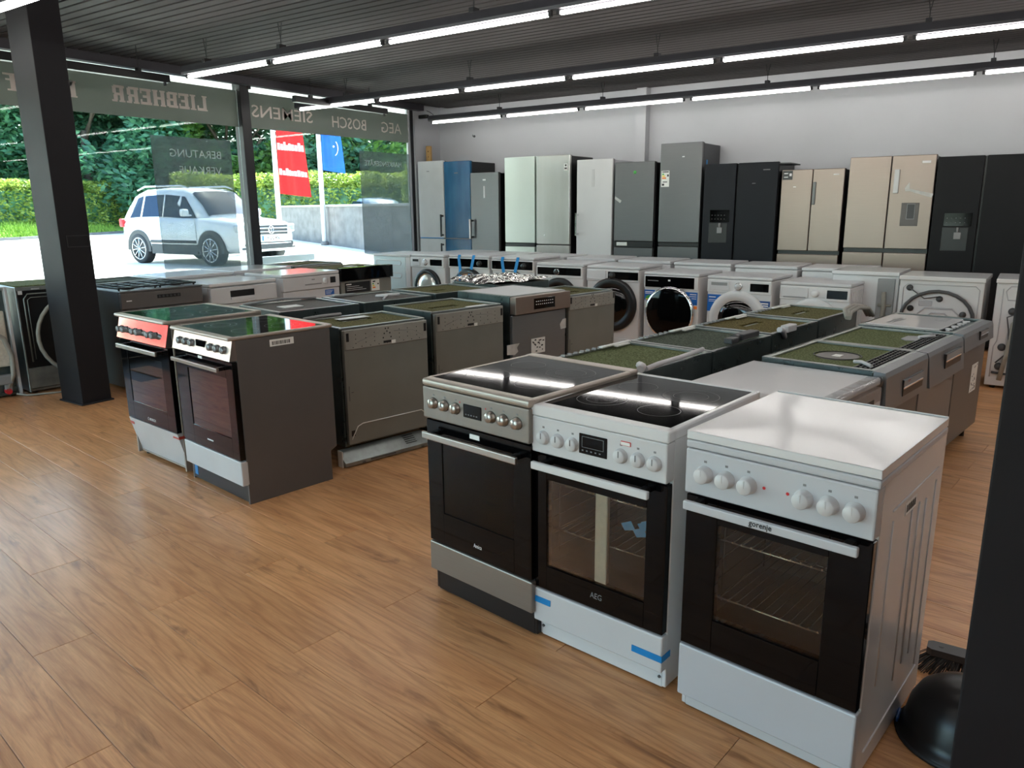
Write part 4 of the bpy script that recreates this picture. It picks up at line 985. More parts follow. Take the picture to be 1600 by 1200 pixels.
washer('white washing machine with silver porthole and small dark display, leftmost front-facing in the row', -6.45, -5.905, .948,
       dict(drawer=(.05, .3), drawer_slot=True, gripm=black, dial=(.46, .03), dialm=white2, dialring=True, disp=(.6, .95), rim=black, inner=chrome, glass=steel_bright, cz=.5))
def taped(label, x0, x1, H):
    t, f = washer(label, x0, x1, H, dict(band=(.02, .98, .02, .115), dial=(.78, .028), dialm=black, rim=black, inner=chrome, glass=blackgloss, cz=.5))
    W = x1-x0
    for a, b_ in ((.24, .30), (.60, .46)):
        tp = B()
        tp._new([(a*W, -.012, H-.04), (a*W+.042, -.012, H-.04), (a*W+.046+(b_-a)*W*.4, -.016, H-.16), (a*W+.004+(b_-a)*W*.4, -.016, H-.16), (b_*W+.046, -.046, H-.34), (b_*W, -.046, H-.34)], [(0, 1, 2, 3), (3, 2, 4, 5)])
        tp._new([(a*W, -.012, H-.04), (a*W+.042, -.012, H-.04), (a*W+.042, .004, H+.001), (a*W, .004, H+.001)], [(0, 1, 2, 3)])
        tp.obj('tape_strip', tape, t, 'blue tape holding the door')
taped('white washer with two blue tapes over its dark panel, left one of the pair', -5.835, -5.23, .957)
taped('white washer with two blue tapes over its dark panel, right one of the pair', -5.2, -4.61, .948)
washer('white washer with long black glass panel and round dial, right of the taped ones', -4.58, -3.98, .9,
       dict(band=(.03, .96, .03, .112), dial=(.45, .026), dialm=black, dialring=True, rim=black, inner=black, glass=blackgloss, cz=.48))
w5, f5 = washer('white washer with black pill-shaped display and wide black door ring', -3.94, -3.32, .89,
       dict(pill=(.42, .985), dial=(.5, .03), dialm=black, drawer=(.02, .38), gripm=white, rim=black, inner=black, glass=porthole, drum=True, r=.275, cz=.465))
w6, f6 = washer('white washer with full black door, black panel and blue stickers', -3.27, -2.67, .848,
       dict(band=(.03, .93, .008, .118), marks=((.08, .28, .07, .078, ink_grey), (.46, .5, .075, .09, ink_white)), rim=chrome, glass=blackgloss, full=True, r=.272, cz=.445), yaw=-4)
B().box(.005, .125, .007, .0105, .56, .665).obj('energy_sticker', sticker_blue, w6); B().prism([(.015, .575), (.11, .575), (.1, .6), (.06, .615), (.03, .6)], 'y', .0055, .0068).obj('printed_picture', ink_green, w6)
B().box(.015, .11, .0055, .0068, .64, .648).box(.015, .09, .0055, .0068, .625, .631).obj('printed_line', ink_white, w6)
B().box(.02, .1, .0055, .0068, .565, .575).obj('printed_picture', ink_yellow, w6)
B().box(.46, .59, .007, .0105, .54, .665).obj('energy_sticker', sticker_blue, w6); B().box(.51, .58, .0055, .0068, .64, .648).box(.5, .58, .0055, .0068, .62, .626).box(.53, .58, .0055, .0068, .6, .605).obj('printed_line', ink_white, w6)
B().box(.55, .59, .0055, .0105, .50, .53).obj('printed_mark', ink_orange, w6)
w7, f7 = washer('white washer with white door ring, small drawer grip and two blue stickers', -2.597, -1.962, .838,
       dict(drawer=(.04, .36), drawer_slot=True, gripm=greyplast, dial=(.5, .028), dialm=silver_paint, dialring=True, disp=(.68, .96), rim=white, inner=white2, glass=porthole, drum=True, r=.268, cz=.43), yaw=-4)
B().box(.005, .15, .007, .0105, .49, .655).obj('energy_sticker', sticker_blue, w7); B().box(.02, .09, .0055, .0068, .625, .634).box(.02, .1, .0055, .0068, .6, .605).box(.02, .08, .0055, .0068, .585, .589).obj('printed_line', ink_white, w7)
B().box(.47, .625, .007, .0105, .50, .62).obj('energy_sticker', sticker_navy, w7); B().box(.485, .61, .0055, .0068, .59, .602).box(.5, .61, .0055, .0068, .57, .58).box(.55, .61, .0055, .0068, .55, .56).box(.53, .61, .0055, .0068, .525, .529).obj('printed_line', ink_white, w7)
w8, f8 = washer('plain white washer with white dial, dark display and ridged white side', -1.9, -1.275, .81,
       dict(drawer=(.03, .42), gripm=greyplast, dial=(.52, .03), dialm=white, disp=(.68, .96), rim=white, inner=white, glass=white2, r=.24, cz=.44, marks=((.56, .66, .03, .032, ink_grey),)), yaw=-4)
rg = B()
for i in range(9): rg.tube([(.6255, .06+i*.055, .2), (.6255, .06+i*.055, .74)], .004, 5)
rg.obj('side_ridge', white, w8)

def rear_washer(label, x0, x1, H, y, kind, yaw=-2):
    W = x1-x0
    t = thing('washing_machine', label, 'washing machine', (x0, y, 0), yaw)
    B().box(0, W, .02, .58, .025, H-.035, .008).obj('body', white, t)
    B().box(-.006, W+.006, -.004, .59, H-.035, H, .006, 2).obj('top_plate', white, t)
    B().cyl((.06, .07, 0), (.06, .07, .03), .022, 12).cyl((W-.06, .07, 0), (W-.06, .07, .03), .022, 12).cyl((.06, .5, 0), (.06, .5, .03), .022, 12).cyl((W-.06, .5, 0), (W-.06, .5, .03), .022, 12).obj('foot', black, t)
    bp_ = B()
    if kind == 'round':
        for q, (a, z0, z1) in enumerate(((.0, .16, .64), (.05, .2, .60), (.1, .24, .56))):
            bp_.tube([(.16+a, .016, z0), (.16+a, .016, z1-.05), (.21+a, .016, z1), (W-.21-a, .016, z1), (W-.16-a, .016, z1-.05), (W-.16-a, .016, z0)], .008, 6)
        bp_.lathe((W/2, .018, .38), [(.15, 0), (.14, -.008), (.13, 0)], 32)
        bp_.tube([(.03, .018, .1), (.03, .018, H-.1), (.06, .018, H-.07), (W-.06, .018, H-.07), (W-.03, .018, H-.1), (W-.03, .018, .1)], .004, 6)
        bp_.box(.16, .26, .012, .02, .655, .70, .004)
        bp_.obj('pressed_back_panel', relief_shade_white, t)
        hs = B(); pts = [(.035, .0, .3)]
        for i in range(13):
            a = R(180-i*15); pts.append((W/2-.01+.27*math.cos(a), .0-.006*math.sin(a), .55+.235*math.sin(a)))
        pts += [(W/2+.262, 0, .4), (W/2+.262, 0, .15)]
        hs.tube(pts, .015, 10).obj('drain_hose', hosedark, t)
        for cx, cz, m_ in ((.08, H-.1, dkgrey), (W/2, .72, dkgrey), (W-.13, .60, dkgrey), (.1, .63, black)):
            B().lathe((cx, .018, cz), [(.026, 0), (.026, -.006), (.018, -.012), (.01, -.02), (0, -.02)], 18).obj('transit_bolt', m_, t)
        B().tube([(.08, .0, H-.1), (.2, -.004, .72), (.3, 0, .74)], .005, 6).obj('power_cord', hosedark, t)
        B().box(.0, .035, -.008, .01, .50, .515, .003, 1).obj('yellow_valve', ink_yellow, t)
        B().box(W/2-.03, W/2+.05, -.02, .0, .775, .79, .003, 1).obj('hose_clip', dkgrey, t)
    else:
        bp_.tube([(.1, .018, H-.06), (.24, .018, H-.06), (.27, .018, H-.1), (.27, .018, H-.17), (.09, .018, H-.17), (.07, .018, H-.1)], .005, 6, True)
        bp_.lathe((.36, .018, .42), [(.25, 0), (.24, -.01), (.225, -.004)], 40)
        bp_.tube([(.03, .018, .1), (.03, .018, .35), (.05, .018, .4), (.05, .018, H-.08)], .004, 6)
        bp_.obj('pressed_back_panel', relief_shade_white, t)
        for cx, cz in ((.13, .645), (.09, .35), (.085, .19)): B().lathe((cx, .018, cz), [(.03, 0), (.03, -.008), (.02, -.016), (.012, -.02), (0, -.02)], 18).obj('transit_bolt', dkgrey, t)
        B().tube([(.1, -.01, .08), (.13, -.012, .3), (.15, -.012, .55), (.2, -.01, .62), (.35, -.01, .645)], .018, 10).obj('drain_hose', hosegrey, t)
        B().tube([(.06, .0, .22), (.14, -.02, .32), (.12, -.02, .5), (.1, -.02, .6), (.18, 0, .64)], .006, 6).tube([(.04, 0, .14), (.2, -.02, .13), (.4, -.01, .1)], .01, 6).obj('power_cord', hosedark, t)
        pts = [(.36+.21*math.cos(R(a)), .006, .42+.21*math.sin(R(a))) for a in range(70, 290, 20)]
        B().tube(pts, .012, 8).obj('seal_hose', greyplast, t)
    return t
rear_washer('white washing machine seen from behind with black hose arching over its back', -.904, -.281, .905, YWM, 'round')
rear_washer('white washing machine seen from behind with grey hose, next to the right column', -.2, .42, .905, 7.28, 'plain', 0)
r9 = thing('washing_machine', 'white machine seen from behind in shade, right of the plain ridged-side washer', 'washing machine', (-1.53, 7.62, 0), -2)
B().box(0, .57, .03, .58, .025, .865, .008).obj('body', white, r9); B().box(-.004, .574, 0, .585, .867, .9, .006).obj('top_plate', white, r9)
B().box(.40, .545, .01, .032, .3, .84, .006).obj('service_panel', greyplast, r9)
B().tube([(.46, .0, .72), (.47, -.005, .6), (.46, -.005, .3)], .02, 10).tube([(.42, 0, .6), (.53, 0, .6)], .012, 8).obj('drain_hose', hosegrey, r9)
sv = B()
for i in range(6): sv.tube([(.5715, .08+i*.08, .2), (.5715, .08+i*.08, .78)], .004, 5)
sv.obj('side_ridge', white, r9)
B().cyl((.06, .07, 0), (.06, .07, .03), .022, 12).cyl((.5, .07, 0), (.5, .07, .03), .022, 12).cyl((.06, .5, 0), (.06, .5, .03), .022, 12).cyl((.5, .5, 0), (.5, .5, .03), .022, 12).obj('foot', black, r9)
# second rank of white machines, tops only
names2 = ['behind the silver-porthole washer', 'behind the left of the two blue-taped washers', 'behind the right of the two blue-taped washers', 'behind the washer with the long black glass panel', 'behind the washer with the pill-shaped display',
          'behind the washer with the full black door', 'behind the washer with white door ring', 'behind the plain washer with ridged side']
for i, nm in enumerate(names2):
    x0 = -6.6 + i*.675; H = .935 - .006*i
    t = thing('washing_machine', 'white machine of the second rank, ' + nm, 'washing machine', (x0, 7.92, 0), 0, 'second rank of white machines')
    B().box(0, .63, .01, .58, .025, H-.035, .01).obj('body', white, t)
    B().box(-.004, .634, 0, .6, H-.033, H, .01, 3).obj('top_plate', white2, t)
    if i % 3 == 0: B().box(.03, .6, .03, .57, H, H+.002).obj('glass_top_inlay', silver_paint, t)
    B().box(.01, .62, .578, .592, H-.16, H-.036, .004).obj('control_panel', white2, t)
    B().cyl((.06, .07, 0), (.06, .07, .03), .022, 12).cyl((.57, .07, 0), (.57, .07, .03), .022, 12).cyl((.06, .5, 0), (.06, .5, .03), .022, 12).cyl((.57, .5, 0), (.57, .5, .03), .022, 12).obj('foot', black, t)

# ------------------------------------------------------------------ refrigerators along the back wall
YFR = 9.2
def fridge(label, x0, x1, H, doorm, doors, side=black, y=YFR, sidew=0.0, dy=.62, gapm=black):
    W = x1-x0
    t = thing('refrigerator', label, 'refrigerator', (x0, y, 0), 0)
    B().box(.003, W-.003, .062, dy, .03, H-.012, .004, 1).obj('body', side, t)
    B().box(0, W, .05, .065, .04, H-.004, .002, 1).obj('door_seal', gapm, t)
    B().cyl((.05, .12, 0), (.05, .12, .04), .02, 10).cyl((W-.05, .12, 0), (W-.05, .12, .04), .02, 10).cyl((.05, .5, 0), (.05, .5, .04), .02, 10).cyl((W-.05, .5, 0), (W-.05, .5, .04), .02, 10).obj('foot', black, t)
    out = []
    for d in doors:
        a, b_, z0, z1 = d[:4]; m_ = d[4] if len(d) > 4 else doorm
        out.append(B().box(a, b_, 0, .05, z0, z1, .006, 2).obj('door', m_, t))
    return t, out
def badge(d, x, z, w=.07, h=.012, m_=ink_white): B().box(x-w/2, x+w/2, -.0022, .0008, z-h/2, z+h/2, .0008, 1).obj('badge', m_, d)
def bar_handle(d, x, z0, z1, m_, depth=.045, w=.012):
    B().box(x-w, x+w, -depth-.016, -depth, z0, z1, .004).box(x-w*.8, x+w*.8, -depth, .003, z0+.01, z0+.035, .002, 1).box(x-w*.8, x+w*.8, -depth, .003, z1-.035, z1-.01, .002, 1).obj('handle', m_, d)
f1, d = fridge('silver-white fridge freezer with bracket handle, leftmost at the window end', -7.965, -7.465, 2.2, silver_paint, [(0, .5, 1.06, 2.2), (0, .5, .06, 1.045)])
badge(d[0], .2, 2.05, .05, .01, ink_grey); bar_handle(d[0], .47, 1.08, 1.41, black); bar_handle(d[1], .47, .62, .98, black); B().box(.01, .47, -.001, .001, 1.05, 1.062).obj('blue_film_edge', tape, f1)
f2, d = fridge('fridge freezer still in blue protective film, second from the window', -7.452, -6.961, 2.178, blue_film, [(0, .488, 1.06, 2.178, blue_film), (0, .488, .06, 1.045, blue_film)], dy=.64)
badge(d[0], .23, 2.01, .07, .01, ink_grey); B().box(.0, .488, -.012, .0, 1.046, 1.058, .002, 1).obj('grip_edge', greyplast, f2)
f3, d = fridge('lower dark steel freezer with bracket handle on its left, right of the blue-filmed one', -6.935, -6.435, 2.0, steel_dark, [(0, .5, .06, 2.0)], y=9.17, dy=.64)
badge(d[0], .25, 1.895, .055, .022); B().box(.235, .26, -.003, .001, 1.64, 1.81, .002, 1).obj('display_strip', silver_paint, d[0]); bar_handle(d[0], .03, 1.06, 1.34, black, .05, .016); B().box(.01, .035, -.07, -.066, 1.06, 1.34, .001, 1).obj('handle_trim', silver_paint, d[0])
f4, d = fridge('pale greenish-white fridge freezer with glossy front and black sides', -6.346, -5.84, 2.19, greenish_white, [(0, .506, 1.01, 2.19), (0, .506, .06, .955)])
B().box(0, .506, .004, .05, .957, 1.006, .003, 1).obj('grip_recess', black, f4)
f5, d = fridge('mirror-bright crinkled steel fridge freezer with black side and small white tag', -5.785, -5.258, 2.185, steel_bright, [(0, .526, 1.0, 2.185), (0, .526, .06, .985)], y=9.16, dy=.66)
B().box(.44, .495, -.002, .0005, 1.98, 2.07).obj('paper_label', sticker_white, d[0]); B().box(.45, .485, -.0026, -.0018, 2.0, 2.02).box(.455, .48, -.0026, -.0018, 2.035, 2.06).obj('printed_mark', ink, d[0])
B().lathe((.13, -.0005, 1.12), [(.012, 0), (.01, -.002), (0, -.002)], 14).obj('badge', ink_white, d[0])
f6, d = fridge('glossy white tall freezer with silver bar handle on its left edge', -5.168, -4.64, 2.11, white, [(0, .53, .06, 2.11)], side=white_cool)
bar_handle(d[0], .025, 1.12, 1.42, chrome, .05, .011); B().box(.225, .265, -.003, .001, 1.76, 1.985, .002, 1).obj('display_strip', silver_paint, d[0])
f7, d = fridge('dark steel fridge freezer with bright oval badge and white tape on its left side', -4.6, -4.045, 2.055, steel_dark, [(0, .55, 1.06, 2.055), (0, .55, .06, .975)])
B().lathe((.28, -.0005, 1.925), [(.022, 0), (.02, -.002), (0, -.002)], 20).obj('badge', ink_green, d[0]); B().box(0, .55, .006, .05, .98, 1.055, .004).obj('grip_recess', black, f7); B().box(.04, .19, -.004, .008, 1.0, 1.045, .004).obj('white_wrap', styro, f7)
B().prism([(.0, 1.60), (.08, 1.545), (.1, 1.575), (.01, 1.63)], 'y', -.002, -.0005).obj('tape_strip', clear_tape, d[0])
f8, d = fridge('tallest dark inox fridge freezer with an energy label, next to a white wall pier', -3.976, -3.436, 2.255, steel_dark, [(0, .54, 1.055, 2.255), (0, .54, .06, 1.0)], dy=.63, side=dkgrey)
lb = B().box(.02, .125, -.002, .0005, 1.735, 1.93).obj('energy_label', sticker_white, d[0])
for i, m_ in enumerate((ink_green, ink_yellow, ink_orange)): B().box(.03, .055+.014*i, -.0028, -.0018, 1.88-i*.024, 1.898-i*.024).obj('rating_arrow', m_, lb)
B().box(.095, .118, -.0028, -.0018, 1.86, 1.885).box(.03, .115, -.0028, -.0018, 1.91, 1.922).box(.04, .1, -.0028, -.0018, 1.79, 1.80).box(.03, .06, -.0028, -.0018, 1.75, 1.775).obj('printed_mark', ink, lb)
badge(d[0], .3, 2.09, .03, .012, ink_white); B().box(0, .54, .01, .05, 1.004, 1.05, .003, 1).obj('grip_recess', black, f8)
B().box(.5365, .541, .15, .19, 1.93, 2.05).obj('tape_strip', tape, f8)
f9, d = fridge('anthracite side-by-side fridge with ice and water dispenser, right of the tallest one', -3.38, -2.508, 1.985, fridgeblack, [(0, .385, .06, 1.985), (.41, .872, .06, 1.985)], y=9.15, dy=.7)
def dispenser(d, x0, x1, z0, z1, zm, tm=blackgloss):
    dp = B().box(x0, x1, -.004, .002, zm, z1, .004).obj('dispenser_panel', tm, d)
    ic = B()
    for i in range(5):
        for j in range(2): ic.box(x0+.025+i*(x1-x0-.05)/5, x0+.034+i*(x1-x0-.05)/5, -.0048, -.0036, zm+.035+j*.045, zm+.040+j*.045)
    ic.obj('touch_symbols', ink_grey, dp)
    n = B().box(x0-.005, x1-.02, -.0025, .004, z0, zm-.01, .004)
    n.obj('dispenser_niche', black, d)
    B().box((x0+x1)/2-.02, (x0+x1)/2+.045, -.02, -.002, zm-.13, zm-.06, .006).cyl(((x0+x1)/2+.01, -.012, zm-.06), ((x0+x1)/2+.01, -.012, zm-.01), .012, 12).obj('dispenser_lever', greyplast, d)
dispenser(d[0], .09, .33, 1.06, 1.45, 1.305); badge(d[1], .74, 1.9, .08, .012, ink_grey); badge(d[1], .6, 1.75, .04, .008, ink_grey)
B().box(.872, 1.0, .02, .45, 1.955, 1.97, .003, 1).obj('hinge_cover', dkgrey, f9)
f10, d = fridge('two-door inox fridge with bottom drawer, black price tag hanging at its top left', -2.478, -1.8, 1.892, champagne, [(0, .338, .985, 1.89), (.346, .676, .985, 1.89), (0, .676, .40, .945), (0, .676, .06, .39)])
bar = B().box(.352, .385, -.014, .002, 1.50, 1.75, .008, 3).obj('handle', steel_dark, d[1]); badge(d[1], .59, 1.825, .06, .012); badge(d[0], .15, 1.7, .03, .006)
B().box(.01, .12, -.004, -.001, 1.78, 1.88).obj('black_tag', black, d[0]); B().box(.025, .07, -.005, -.0035, 1.845, 1.855).box(.025, .07, -.005, -.0035, 1.805, 1.815).box(.085, .11, -.005, -.0035, 1.82, 1.85).obj('printed_mark', ink_white, d[0])
f11, d = fridge('four-door champagne fridge with water dispenser and white letters on its right door', -1.75, -.918, 2.0, champagne, [(0, .408, 1.03, 1.995), (.418, .83, 1.03, 1.995), (0, .408, .06, .985), (.418, .83, .06, .985)], y=9.17)
B().box(.45, .5, -.02, .002, 1.61, 1.855, .006).obj('handle', silver_paint, d[1]); B().box(.70, .78, -.0022, .0006, 1.91, 1.935, .0005, 1).obj('badge', ink_white, d[1])
dp = B().box(.545, .715, -.004, .003, 1.27, 1.51, .004).obj('dispenser_niche', taupe, d[1])
B().box(.60, .68, -.012, -.003, 1.34, 1.50, .004).obj('dispenser_tank', dkgrey, d[1]); B().frame(.6, .68, 1.34, 1.5, .006, -.014, -.011).obj('dispenser_trim', greyplast, d[1])
tpz = B(); tpz._new([(.56, -.003, 1.66), (.6, -.003, 1.72), (.61, -.003, 1.63), (.57, -.003, 1.63)], [(0, 1, 2, 3)]); tpz._new([(.58, -.003, 1.64), (.82, -.003, 1.56), (.835, -.003, 1.60), (.6, -.003, 1.655)], [(0, 1, 2, 3)])
tpz.obj('tape_strip', clear_tape, d[1])
f12, d = fridge('black side-by-side fridge with dispenser behind the right column', -.902, .02, 1.965, fridgeblack2, [(0, .41, .06, 1.965), (.432, .92, .06, 1.965)], y=9.14, dy=.7)
dispenser(d[0], .11, .36, 1.02, 1.405, 1.27)
tb = thing('timber_offcut', 'short raw wooden block standing on top of the leftmost fridge', 'wood', (-7.915, 9.42, 2.188), 4)
B().box(-.042, .042, -.022, .022, 0, .25, .003, 1).obj('block', timber, tb); B().lathe((0, -.0222, .17), [(.01, 0), (.008, -.001), (0, -.001)], 12).lathe((.005, -.0222, .09), [(.007, 0), (.005, -.001), (0, -.001)], 12).obj('knot', mat('wood_knot', (96, 66, 38), .8), tb)
for zz in (2.58, 2.92): 
    k = thing('wall_hook', ('lower' if zz < 2.7 else 'upper') + ' small dark hook in the back wall above the blue-filmed fridge', 'hook', (-7.35, YB, zz), 0)
    B().cyl((0, 0, 0), (0, -.012, 0), .018, 12).tube([(0, -.01, 0), (0, -.04, -.005), (0, -.05, .02)], .005, 6).obj('hook', dkgrey, k)

# ------------------------------------------------------------------ dustpan and brush by the right column
dpn = thing('dustpan', 'black long-handled dustpan on the floor behind the right column', 'dustpan', (-0.005, 2.27, 0), 0)
def shell(u, v):
    a = math.pi*(u); rr = .145*(1-.25*v**2); return (rr*math.cos(a)*-1.0, .0+.2*(v-.5)*.9, .008+.19*math.sin(a)*(1-.35*v**2))
hd_ = B(); hd_.lathe((0, 0, 0), [(.162, .004), (.162, .014), (.15, .02), (.145, .05), (.135, .1), (.115, .14), (.08, .17), (.04, .185), (0, .19)], 36, 'z').obj('hood', black, dpn)
B().lathe((0, 0, 0), [(.150, .0), (.166, .0), (.168, .008), (.160, .014)], 36, 'z').obj('rim', blackmat, dpn)
B().box(-.164, -.155, -.03, .03, .012, .028, .003, 1).obj('blue_clip', sticker_navy, dpn)
B().box(.0, .03, -.02, .02, .15, .62, .006).box(.0, .04, -.05, .05, .62, .66, .01, 3).obj('handle', black, dpn)
brs = thing('hand_brush', 'grey-bristled floor brush lying behind the right column', 'brush', (0.03, 2.62, 0), 0)
B().prism([(-.16, -.02), (-.145, -.03), (.2, -.03), (.2, .03), (-.145, .03), (-.16, .02)], 'z', .062, .085).obj('brush_back', dkgrey, brs)
B().lathe((-.12, 0, .0855), [(.008, 0), (.006, .0005), (0, .0005)], 14, 'z').obj('hanging_hole', black, brs)
br_ = B(); random.seed(2)
for i in range(420):
    x, y = -.15+.33*random.random(), -.024+.048*random.random(); sx = max(0, (-.05-x))*1.0; sy = y*1.2
    br_.tube([(x, y, .064), (x-sx*.6-.006+.012*random.random(), y+sy*.9, .002)], .0016, 3)
br_.obj('bristles', broomhair, brs, kind='stuff')
# ------------------------------------------------------------------ outside
pave = mat('sunlit_paving', (196, 193, 186), 0.85, noise=(1.5, 0.06)); grassm = mat('grass', (104, 140, 46), 0.9, noise=(8, 0.25), two=(150, 176, 66))
concrete = mat('weathered_concrete', (112, 108, 106), 0.9, noise=(1.6, 0.2), bump=0.3, stretch=(1, 1, 2)); coping = mat('pale_coping', (150, 148, 144), 0.85, noise=(3, 0.05))
leafdark = mat('dark_leaf', (60, 112, 84), 0.45, noise=(3, 0.35), transl=0.4, two=(98, 150, 106)); leafmid = mat('mid_leaf', (66, 108, 40), 0.5, noise=(3, 0.3), transl=0.35, two=(104, 140, 58))
leafhedge = mat('hedge_leaf', (96, 130, 44), 0.5, noise=(2, 0.3), transl=0.4, two=(168, 182, 84)); bark = mat('bark', (88, 74, 60), 0.9, noise=(5, 0.2), bump=0.5)
carpaint = mat('white_car_paint', (226, 228, 230), 0.2, noise=(2, 0.01), coat=1.0); carglass = mat('car_glass', (16, 34, 58), 0.1, noise=(2, 0.1), spec=0.12)
tyre = mat('tyre_rubber', (28, 28, 30), 0.7, noise=(12, 0.1)); alloy = mat('alloy_rim', (196, 198, 200), 0.25, 0.8, noise=(4, 0.03)); plastdark = mat('wheel_arch_plastic', (44, 45, 48), 0.6, noise=(8, 0.08))
bluecar = mat('grey_blue_car_paint', (120, 142, 158), 0.2, noise=(2, 0.03), coat=1.0); lampglass = mat('headlamp_lens', (170, 178, 184), 0.1, 0.4, noise=(8, 0.2), coat=1.0)
flagred = mat('red_flag_cloth', (214, 36, 34), 0.7, noise=(3, 0.08), transl=0.45); flagblue = mat('blue_flag_cloth', (40, 112, 196), 0.7, noise=(3, 0.1), transl=0.45); flagtxt = mat('white_flag_print', (235, 228, 224), 0.7, noise=(6, 0.05), transl=0.45)
polem = mat('white_pole_paint', (214, 218, 222), 0.35, noise=(3, 0.03)); soffit = mat('white_soffit_slat', (245, 243, 240), 0.6, noise=(3, 0.03))
GZ = 0.3
B().box(-75, -8.25, -40, 60, 0.0, GZ).obj('pavement', pave, kind='structure')
B().box(-8.24, 20, -40, -5.25, -.1, 0.05).obj('forecourt', pave, kind='structure')
B().box(-8.45, -8.2, -5.2, 10.1, 0, GZ+0.02).obj('trim_3', concrete, kind='structure')
gb = B(); gp = [(-36.2, 8), (-37.6, 16.2), (-42.4, 23.3), (-46.5, 31), (-60, 40), (-70, 30), (-60, 0), (-40, -6), (-35.5, 0)]
gb.prism([(x, y) for x, y in gp], 'z', GZ-.1, GZ+.06); gb.obj('lawn', grassm, kind='structure')
ck = B()
for (xa, ya), (xb, yb) in zip(gp[:4], gp[1:4]):
    d = Vector((xb-xa, yb-ya)).normalized(); nn = Vector((d.y, -d.x))*.07
    ck._new([(xa-nn.x, ya-nn.y, GZ), (xb-nn.x, yb-nn.y, GZ), (xb+nn.x, yb+nn.y, GZ), (xa+nn.x, ya+nn.y, GZ), (xa-nn.x, ya-nn.y, GZ+.13), (xb-nn.x, yb-nn.y, GZ+.13), (xb+nn.x, yb+nn.y, GZ+.13), (xa+nn.x, ya+nn.y, GZ+.13)], [(4, 5, 6, 7), (0, 1, 5, 4), (1, 2, 6, 5), (2, 3, 7, 6), (3, 0, 4, 7)])
ck.obj('kerb', concrete, kind='structure')
gr = B(); random.seed(21)
for i in range(9000):
    k = random.random(); a, b_ = (Vector((-36.4, 8)), Vector((-37.7, 16.2))) if k < .45 else (Vector((-37.7, 16.2)), Vector((-42.5, 23.4)))
    p = a.lerp(b_, random.random()); q = random.random()*3.2; p = p + Vector((-1, .35))*q; h = .10+.16*random.random(); z = GZ+.05+q*.2; a_ = random.random()*6.28; c, s_ = .03*math.cos(a_), .03*math.sin(a_)
    gr._new([(p.x-c, p.y-s_, z), (p.x+c, p.y+s_, z), (p.x+c*3*random.random(), p.y-s_*3, z+h)], [(0, 1, 2)])
for i in range(40):
    pass
gr.obj('grass_blades', grassm, kind='stuff')['label'] = 'sunlit grass blades on the verge before the hedge'
gsl = B(); gsl._new([(-36.4, 4, GZ+.06), (-37.7, 16.2, GZ+.06), (-42.5, 23.4, GZ+.06), (-46.2, 30, GZ+.06), (-50, 32, 1.05), (-46.2, 25, 1.05), (-41.6, 17.2, 1.05), (-40, 4, 1.05)], [(0, 1, 6, 7), (1, 2, 5, 6), (2, 3, 4, 5)]); gsl.obj('grass_bank', grassm, kind='structure')

def leaves(n, shape, size, seed):
    rnd = random.Random(seed); vs = []; fs = []
    for i in range(n):
        p = shape(rnd); s_ = size*(.6+.8*rnd.random())
        a = Vector((rnd.uniform(-1, 1), rnd.uniform(-1, 1), rnd.uniform(-.6, .6))).normalized(); b_ = a.orthogonal().normalized(); b_ = (Matrix.Rotation(rnd.random()*6.28, 3, a) @ b_)
        p = Vector(p); k = len(vs)
        vs += [p-a*s_, p-b_*s_*.45, p+a*s_, p+b_*s_*.45]; fs.append((k, k+1, k+2, k+3))
    me = bpy.data.meshes.new('leaves'); me.from_pydata(vs, [], fs); return me
def crown_shape(rnd):
    # clumps on an ellipsoid from near the ground to the top
    c = rnd.randrange(46); cr = random.Random(c*7+1)
    a, z = cr.random()*6.28, cr.random(); r = 3.9*math.sin(min(1, .18+z*.95)*math.pi*.93)**.6*(.65+.35*cr.random())
    ce = Vector((r*math.cos(a), r*math.sin(a), 1.0+z*10.0)); v = Vector((rnd.gauss(0, 1), rnd.gauss(0, 1), rnd.gauss(0, .8)))
    return ce + v.normalized()*(1.35*rnd.random()**.4)
crown_me = [leaves(22000, crown_shape, .2, 1), leaves(22000, crown_shape, .2, 2)]
crown_me[0].materials.append(leafdark); crown_me[1].materials.append(leafmid)
tl = [(66.5, 56, 'at the far left beyond the left column'), (62.5, 54, 'just right of the left column'), (58.3, 57, 'behind the sheer two-word poster'), (53.8, 55, 'right above the white car'),
      (49.6, 57, 'between the window mullion and the red flag'), (45.6, 54, 'between the two flags'), (41.2, 52, 'at the right end of the window'), (70.5, 58, 'outside the left picture edge'), (60.3, 64, 'far back behind the hedge left of the car'), (51.6, 64, 'far back behind the car'), (43.2, 62, 'far back behind the blue flag')]
for i, (th, d, nm) in enumerate(tl):
    t = thing('deciduous_tree', 'dark leafy tree ' + nm, 'tree', (-d*math.sin(R(th)), d*math.cos(R(th)), GZ+.2), i*67, 'trees beyond the road')
    s_ = 1.1 + .12*((i*37) % 5)/5; t.scale = (s_*1.1, s_*1.1, s_)
    tr = B(); tr.cyl((0, 0, -.3), (.1, .1, 5), .28, 10, .16)
    for k in range(5): 
        a = k*1.4+i; tr.tube([(.05, .05, 2.2+k*.6), (1.1*math.cos(a), 1.1*math.sin(a), 3.6+k*.8), (2.2*math.cos(a), 2.2*math.sin(a), 4.8+k*.9)], .07, 5)
    tr.obj('trunk', bark, t)
    o = bpy.data.objects.new('crown', crown_me[1 if i in (3, 6) else 0]); COL.objects.link(o); o.parent = t; o['kind'] = 'stuff'
